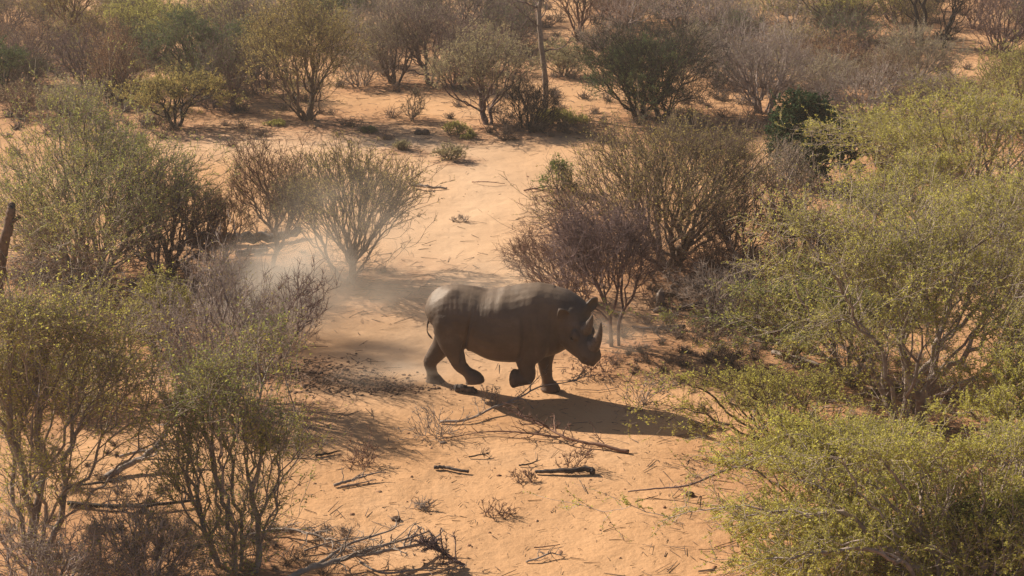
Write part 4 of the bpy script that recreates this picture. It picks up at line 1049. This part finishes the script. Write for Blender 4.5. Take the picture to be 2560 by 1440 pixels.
fallen(FB, 'bleached grey dead branches heaped at the bottom edge left of centre', 'branch',
       [(720,1445,.05), (790,1418,.14), (870,1400,.20), (950,1385,.22), (1040,1365,.16), (1100,1345,.10)], .042, .010, 'pale', 16, .6, 2, 3, .2,
       extra=[([(800,1415,.14), (860,1370,.25), (930,1345,.32), (985,1325,.38), (990,1300,.42)], .022, .006),
              ([(860,1400,.20), (940,1375,.28), (1020,1350,.30), (1075,1328,.30)], .024, .008),
              ([(900,1410,.08), (960,1440,.05), (1060,1425,.04), (1150,1422,.03)], .016, .006),
              ([(760,1380,.05), (840,1355,.10), (930,1340,.14)], .015, .006)])
fallen(FB, 'grey weathered branches with peeling bark beside the bottom heap, nearer the green-tufted bush', 'branch',
       [(620,1345,.04), (700,1330,.08), (780,1340,.10), (850,1362,.08), (900,1390,.05)], .022, .008, 'grey', 16, .5, 2, 4, .15)
fallen('dead_bush', 'small charred leafless bush lying at the right end of the bottom branch heap', 'bush',
       [(1160,1412,.02), (1130,1395,.12), (1090,1375,.22), (1060,1362,.26)], .025, .01, 'purple', 34, .38, 2, 5, .5)
fallen(FB, 'forked pale-ended branch on the sand right of the green-tufted bush', 'branch',
       [(835,1212,.03), (870,1200,.05), (905,1188,.08), (940,1178,.10)], .022, .010, 'grey', 7, .3, 1, 6, .2,
       extra=[([(850,1215,.03), (900,1205,.03), (940,1195,.04)], .012, .006)])
fallen('burnt_log', 'larger charred log on the sand directly below the rhino head', 'log',
       [(1338,1180,.03), (1370,1178,.05), (1420,1178,.06), (1470,1174,.065), (1482,1178,.045)], .022, .046, 'char', 3, .12, 0, 7, .1)
fallen('burnt_log', 'smaller charred log left of the larger one, with a splintered pale end', 'log',
       [(1086,1164,.035), (1110,1164,.04), (1140,1168,.045), (1172,1174,.03)], .026, .018, 'char', 5, .10, 0, 8, .2)
fallen('burnt_log', 'short charred chunk of wood under the rhino belly beside its hind foot', 'log',
       [(1140,970,.05), (1160,970,.06), (1188,971,.055)], .055, .050, 'char', 3, .1, 0, 9, .1)
fallen(FB, 'black brushy branch lying on the sand right of the two pale stems', 'branch',
       [(1580,818,.04), (1620,824,.06), (1660,822,.07), (1712,818,.06)], .016, .040, 'char', 14, .5, 1, 10, .15)
fallen('fallen_log', 'long dark fallen log behind the slender brown tree', 'log',
       [(470,597,.12), (540,593,.13), (620,590,.13), (690,586,.13), (752,574,.14)], .125, .075, 'char', 6, .4, 1, 11, .2)
fallen('fallen_log', 'short dark fallen log in front of the long one', 'log',
       [(590,628,.06), (630,624,.07), (668,620,.07)], .065, .045, 'char', 5, .3, 1, 12, .2)
fallen(FB, 'lizard-shaped dead branch on the pale sand beside the dusty tree crown', 'branch',
       [(1030,460,.06), (1055,461,.10), (1085,466,.06), (1118,469,.03)], .045, .018, 'grey', 4, .25, 0, 13, .2)
fallen(FB, 'thin curved stick on the pale sand right of the lizard-shaped branch', 'branch',
       [(1180,456,.03), (1215,455,.08), (1262,458,.03)], .012, .006, 'rust', 5, .3, 0, 14, .1)
fallen(FB, 'small pile of dead sticks at the edge of the litter by the bright green shoot', 'branch',
       [(1310,474,.03), (1335,470,.06), (1362,464,.04)], .020, .010, 'rust', 8, .35, 1, 15, .2)
fallen(FB, 'pale dead bough propped up in the litter right of the rhino', 'branch',
       [(1862,790,.10), (1830,765,.30), (1800,735,.48), (1795,728,.52)], .030, .012, 'pale', 4, .3, 0, 16, .2)
fallen(FB, 'long pale bough lying through the litter right of the rhino', 'branch',
       [(1905,805,.08), (1850,798,.12), (1790,778,.16), (1765,768,.2)], .030, .012, 'pale', 7, .5, 1, 17, .15)
fallen(FB, 'dark forked bough with a sunlit upper end at lower left', 'branch',
       [(265,1198,.04), (310,1172,.10), (355,1150,.18), (390,1120,.30), (425,1085,.42)], .05, .022, 'grey', 10, .45, 1, 18, .2,
       extra=[([(300,1150,.05), (350,1138,.08), (420,1132,.10), (470,1128,.1)], .024, .010)])
fallen(FB, 'long dark branch lying level across the lower left', 'branch',
       [(170,1255,.04), (260,1262,.06), (350,1268,.08), (440,1262,.08), (490,1258,.06)], .030, .016, 'black', 12, .6, 1, 19, .12)
fallen(FB, 'dark sticks between the dark forked bough and the level branch', 'branch',
       [(150,1215,.03), (240,1210,.05), (300,1200,.06)], .022, .010, 'black', 9, .4, 1, 20, .1)
fallen(FB, 'tangle of arched twigs right of the green-tufted bush', 'branch',
       [(700,1130,.08), (745,1095,.22), (785,1100,.18), (805,1125,.05)], .014, .007, 'purple', 12, .35, 1, 21, .3)
fallen(FB, 'short dark stick right of the arched twigs', 'branch', [(788,1136,.03), (820,1130,.03), (850,1122,.03)], .020, .010, 'black', 3, .15, 0, 22, .1)
fallen(FB, 'small heap of bleached sticks at the lower centre right', 'branch',
       [(1315,1398,.02), (1345,1390,.05), (1375,1378,.07), (1400,1384,.04)], .013, .007, 'grey', 10, .22, 1, 23, .25)
fallen(FB, 'thin straight twig just above the heap of bleached sticks', 'branch', [(1335,1362,.02), (1365,1360,.03), (1400,1356,.03)], .008, .005, 'rust', 2, .1, 0, 24, .1)
fallen(FB, 'small dark twig bundle between the two charred logs', 'branch', [(1298,1160,.02), (1320,1158,.04), (1345,1150,.05)], .014, .007, 'black', 5, .15, 0, 25, .2)
fallen(FB, 'small twig bundle above the smaller charred log', 'branch', [(1172,1140,.02), (1198,1134,.05), (1222,1130,.05)], .012, .006, 'black', 8, .2, 1, 26, .25)
fallen(FB, 'bare twigs reaching in from the right above the corner acacia', 'branch',
       [(1570,1228,.08), (1640,1222,.12), (1720,1215,.2), (1800,1180,.35), (1880,1150,.5)], .008, .018, 'purple', 12, .5, 1, 27, .2)
fallen(FB, 'dark litter bough beside the short stump', 'branch', [(1700,765,.05), (1745,758,.09), (1790,750,.08)], .05, .03, 'char', 8, .4, 1, 28, .15)
fallen(FB, 'long grey bough lying in front of the burnt stems', 'branch', [(1930,880,.06), (1990,893,.10), (2060,912,.08), (2110,925,.05)], .04, .02, 'grey', 8, .5, 1, 29, .15)

def upright(name, label, cat, path, r0, r1, mat, shoots, L, depth, seed, extra=()):
    """standing dead trunk: (px, z) pairs above its foot pixel"""
    rng = np.random.default_rng(seed + 900)
    (bx, by), pts = path
    b = G(bx, by); s = scale_at(b)
    root = empty(name, (b.x, b.y, ground_z(b.x, b.y) - .03), label, cat)
    P = cat_rom([((px - bx) / s, dy, z) for px, dy, z in pts], len(pts) * 5)
    P[1:] += rng.normal(0, r0 * .06, (len(P) - 1, 3))
    bag = Bag(); R = np.linspace(r0, r1, len(P)) * (1 + rng.normal(0, .05, len(P)))
    V, F = loft(P, R, R, sides=10); bag.add(V, F, np.full(len(V), .2))
    for e, ra, rb2 in extra:
        Q = cat_rom([((px - bx) / s, dy, z) for px, dy, z in e], len(e) * 5); R = np.linspace(ra, rb2, len(Q))
        V, F = loft(Q, R, R, sides=8); bag.add(V, F, np.full(len(V), -.2))
    bag.build('trunk', BARK[mat], root, smooth=True)
    if shoots:
        c = Bag()
        old = globals()['ground_z']
        side = P[len(P) // 3:]
        T_ = np.gradient(side, axis=0)
        for _ in range(shoots):
            k = rng.integers(0, len(side)); a = rng.uniform(0, 6.28)
            d = np.array([math.cos(a), math.sin(a) * .7, rng.uniform(.2, 1.1)]); d /= np.linalg.norm(d)
            q = side[k]; l = L * rng.uniform(.5, 1.1)
            def grow(q, d, l, r, dp):
                for _i in range(6):
                    d = d + rng.normal(0, .25, 3); d /= np.linalg.norm(d)
                    q2 = q + d * l / 6
                    V, F = tubes([q], [q2], [r], [r * .85], 4); c.add(V, F, np.full(len(V), rng.uniform(-.2, .5)))
                    if dp > 0 and rng.uniform() < .6: grow(q2, d + rng.normal(0, .7, 3), l * .55, r * .6, dp - 1)
                    q = q2; r *= .85
            grow(q, d, l, max(.02, r1 * .35), depth)
        c.build('branches', BARK['purple'], root)
    return root
upright('dead_tree', 'tall bleached dead trunk with a charred fork near its top, upper centre', 'tree',
        ((1362, 286), [(1362, 0, 0), (1364, 0, .7), (1357, 0, 1.4), (1350, 0, 2.1), (1346, 0, 2.7), (1354, 0, 3.1), (1366, .2, 3.5), (1360, .3, 4.1)]), .085, .04, 'pale', 18, 1.2, 2, 1,
        extra=[([(1351, 0, 2.25), (1346, 0, 2.6), (1340, 0, 2.85)], .055, .03)])
upright('dead_tree', 'dark leaning dead trunk on the left picture edge', 'tree',
        ((-8, 752), [(-8, 0, 0), (4, 0, .5), (20, 0, .95), (38, -.05, 1.3), (50, -.05, 1.62), (52, -.05, 1.72)]), .12, .06, 'brown', 0, .6, 1, 2,
        extra=[([(36, -.05, 1.25), (52, -.1, 1.42), (74, -.12, 1.52)], .045, .025), ([(18, -.1, .9), (26, -.1, .5), (32, -.1, .05)], .022, .015)])

def stone(name, label, px, py, sx, sy, sz, mat, seed, cat='stone', group=None, lift=0.0):
    rng = np.random.default_rng(seed)
    b = G(px, py)
    u = np.linspace(0, math.pi, 13); w = np.arange(20) * 2 * math.pi / 20
    V = []
    for a in u:
        for c in w:
            d = Vector((math.sin(a) * math.cos(c), math.sin(a) * math.sin(c), math.cos(a)))
            k = 1 + .30 * mnoise.noise(d * 1.6 + Vector((seed, 0, 0))) + .12 * mnoise.noise(d * 5 + Vector((0, seed, 0)))
            V.append((d.x * sx * k, d.y * sy * k, d.z * sz * k))
    F = [(i * 20 + k, i * 20 + (k + 1) % 20, (i + 1) * 20 + (k + 1) % 20, (i + 1) * 20 + k) for i in range(12) for k in range(20)]
    o = mesh_np(name, V, F, mat, smooth=True)
    o.location = (b.x, b.y, ground_z(b.x, b.y) + sz * .55 + lift)
    return tag(o, label, cat, group)
stone_mat = bark_mat('stone', (.10, .07, .055), (.17, .12, .09), (.27, .20, .15), 8)
stone('stump', 'short grey weathered stump on the sand right of the pale stems', 1650, 762, .085, .085, .19, BARK['grey'], 3, 'stump')
stone('stone', 'low brown stone at the foot of the short stump', 1652, 778, .13, .10, .06, stone_mat, 4)
stone('stone', 'left one of two dark round stones in the tree shade', 1046, 333, .10, .09, .08, BARK['brown'], 5)
stone('stone', 'right one of two dark round stones in the tree shade', 1064, 333, .11, .09, .085, BARK['brown'], 6)
stone('stone', 'dark clod lying alone on the open sand at lower right', 1725, 1240, .055, .05, .035, soil_dark, 7)
stone('stone', 'dark clod on the sand below the forked pale-ended branch', 990, 1295, .06, .05, .035, soil_dark, 8)
stone('bone_chip', 'white bone-like chip below the long bare fallen branch', 1108, 1106, .05, .025, .018, BARK['pale'], 9, 'chip')

# small upright dry sprigs on the open sand
for i, (bx, by, a_, b_, tp, lab) in enumerate([
    (1090, 1090, 1010, 1170, 1015, 'dry wiry sprig under the left end of the long bare fallen branch'),
    (1240, 1285, 1195, 1275, 1248, 'pale wispy sprig in the middle of the open sand'),
    (1055, 1262, 1035, 1085, 1238, 'small dark sprig on the sand left of the pale wispy one'),
    (1310, 1200, 1255, 1335, 1168, 'thin dry sprig left of the larger charred log'),
    (1148, 552, 1130, 1170, 535, 'little brown sprig on the pale sand behind the rhino'),
    (905, 1160, 860, 960, 1095, 'reddish dry sprig between arched twigs and smaller charred log'),
    (1215, 1010, 1190, 1260, 958, 'upright dry sprigs in the near edge of the rhino shadow'),
    (1480, 935, 1420, 1560, 890, 'brown leafless sprig on the crumbly soil below the rhino head'),
    (1600, 1010, 1540, 1700, 925, 'wide brown leafless sprig right of the rhino forefoot'),
    (1420, 1170, 1400, 1500, 1120, 'thin sprig behind the larger charred log')]):
    plant('dry_sprig', lab, 'sprig', (bx, by), a_, b_, tp, 'bare', 150 + i, stems=6, zlow=.05, clumps=5, k=1.4, tl=.07, tw=3, lv=0, rb=.006, spread=1.3, bark='rust' if i % 2 else 'grey', wig=.4)

# ------------------------------------------------------------------ dust and haze
def dust(name, label, c, r, dens, seed, col=(.95, .86, .74)):
    u = np.linspace(0, math.pi, 13); w = np.arange(20) * 2 * math.pi / 20
    V = [(math.sin(a) * math.cos(b), math.sin(a) * math.sin(b), math.cos(a)) for a in u for b in w]
    F = [(i * 20 + k, (i + 1) * 20 + k, (i + 1) * 20 + (k + 1) % 20, i * 20 + (k + 1) % 20) for i in range(12) for k in range(20)]
    m, nt, out = new_mat('dust_%d' % seed)
    co = nt.nodes.new("ShaderNodeTexCoord")
    ln = nt.nodes.new("ShaderNodeVectorMath"); ln.operation = 'LENGTH'; nt.links.new(co.outputs["Object"], ln.inputs[0])
    fr = nt.nodes.new("ShaderNodeMapRange"); fr.interpolation_type = 'SMOOTHSTEP'
    fr.inputs[1].default_value = 1.0; fr.inputs[2].default_value = .1; nt.links.new(ln.outputs["Value"], fr.inputs[0])
    mp = nt.nodes.new("ShaderNodeMapping"); mp.inputs[1].default_value = (seed * 3.1, seed, 0); nt.links.new(co.outputs["Object"], mp.inputs[0])
    nz = noise_node(nt, 2.0, 4, mp.outputs[0], .6)
    nr = nt.nodes.new("ShaderNodeMapRange"); nr.inputs[1].default_value = .38; nr.inputs[2].default_value = .68; nt.links.new(nz.outputs["Fac"], nr.inputs[0])
    a = nt.nodes.new("ShaderNodeMath"); a.operation = 'MULTIPLY'; nt.links.new(fr.outputs[0], a.inputs[0]); nt.links.new(nr.outputs[0], a.inputs[1])
    b = nt.nodes.new("ShaderNodeMath"); b.operation = 'MULTIPLY'; nt.links.new(a.outputs[0], b.inputs[0]); b.inputs[1].default_value = dens
    pv = nt.nodes.new("ShaderNodeVolumePrincipled"); pv.inputs["Color"].default_value = (*col, 1); pv.inputs["Anisotropy"].default_value = .2
    nt.links.new(b.outputs[0], pv.inputs["Density"]); nt.links.new(pv.outputs[0], out.inputs["Volume"])
    o = mesh_np(name, V, F, m)
    o.location = c; o.scale = r
    return tag(o, label, 'dust', kind='stuff')
def at_px(px, py, z):
    v = G(px, py); return (v.x, v.y, z)
dust('dust', 'grey dust plume hanging over the ground behind the lilac-grey bush', at_px(725, 850, .75), (1.8, .9, 1.3), 4.0, 1, (.80, .72, .63))
dust('dust', 'thin dust veil drifting up through the vase-shaped tree', at_px(865, 790, 1.0), (2.2, 1.2, 2.0), .7, 2)
dust('dust', 'low dust trailing from the hind feet of the rhino', at_px(985, 960, .12), (1.25, .5, .34), 1.7, 3)
dust('dust', 'faint dust over the sand behind the rhino back', at_px(1180, 800, .4), (2.4, 1.6, .9), .7, 4)
dust('dust', 'faint dust rising behind the rhino head among the pale stems', at_px(1560, 880, .25), (1.1, .5, .6), 1.3, 5)
HZ = 0.0008
V = [(x, y, z) for z in (-1.5, 11.5) for y in (-30, 180) for x in (-90, 90)]
F = [(0, 2, 3, 1), (4, 5, 7, 6), (0, 1, 5, 4), (2, 6, 7, 3), (0, 4, 6, 2), (1, 3, 7, 5)]
m, nt, out = new_mat('haze')
pv = nt.nodes.new("ShaderNodeVolumePrincipled"); pv.inputs["Color"].default_value = (.95, .90, .85, 1); pv.inputs["Density"].default_value = HZ
pv.inputs["Anisotropy"].default_value = .3
nt.links.new(pv.outputs[0], out.inputs["Volume"])
tag(mesh_np('haze', V, F, m), 'warm dusty haze filling the air over the bushland', 'haze', kind='stuff')
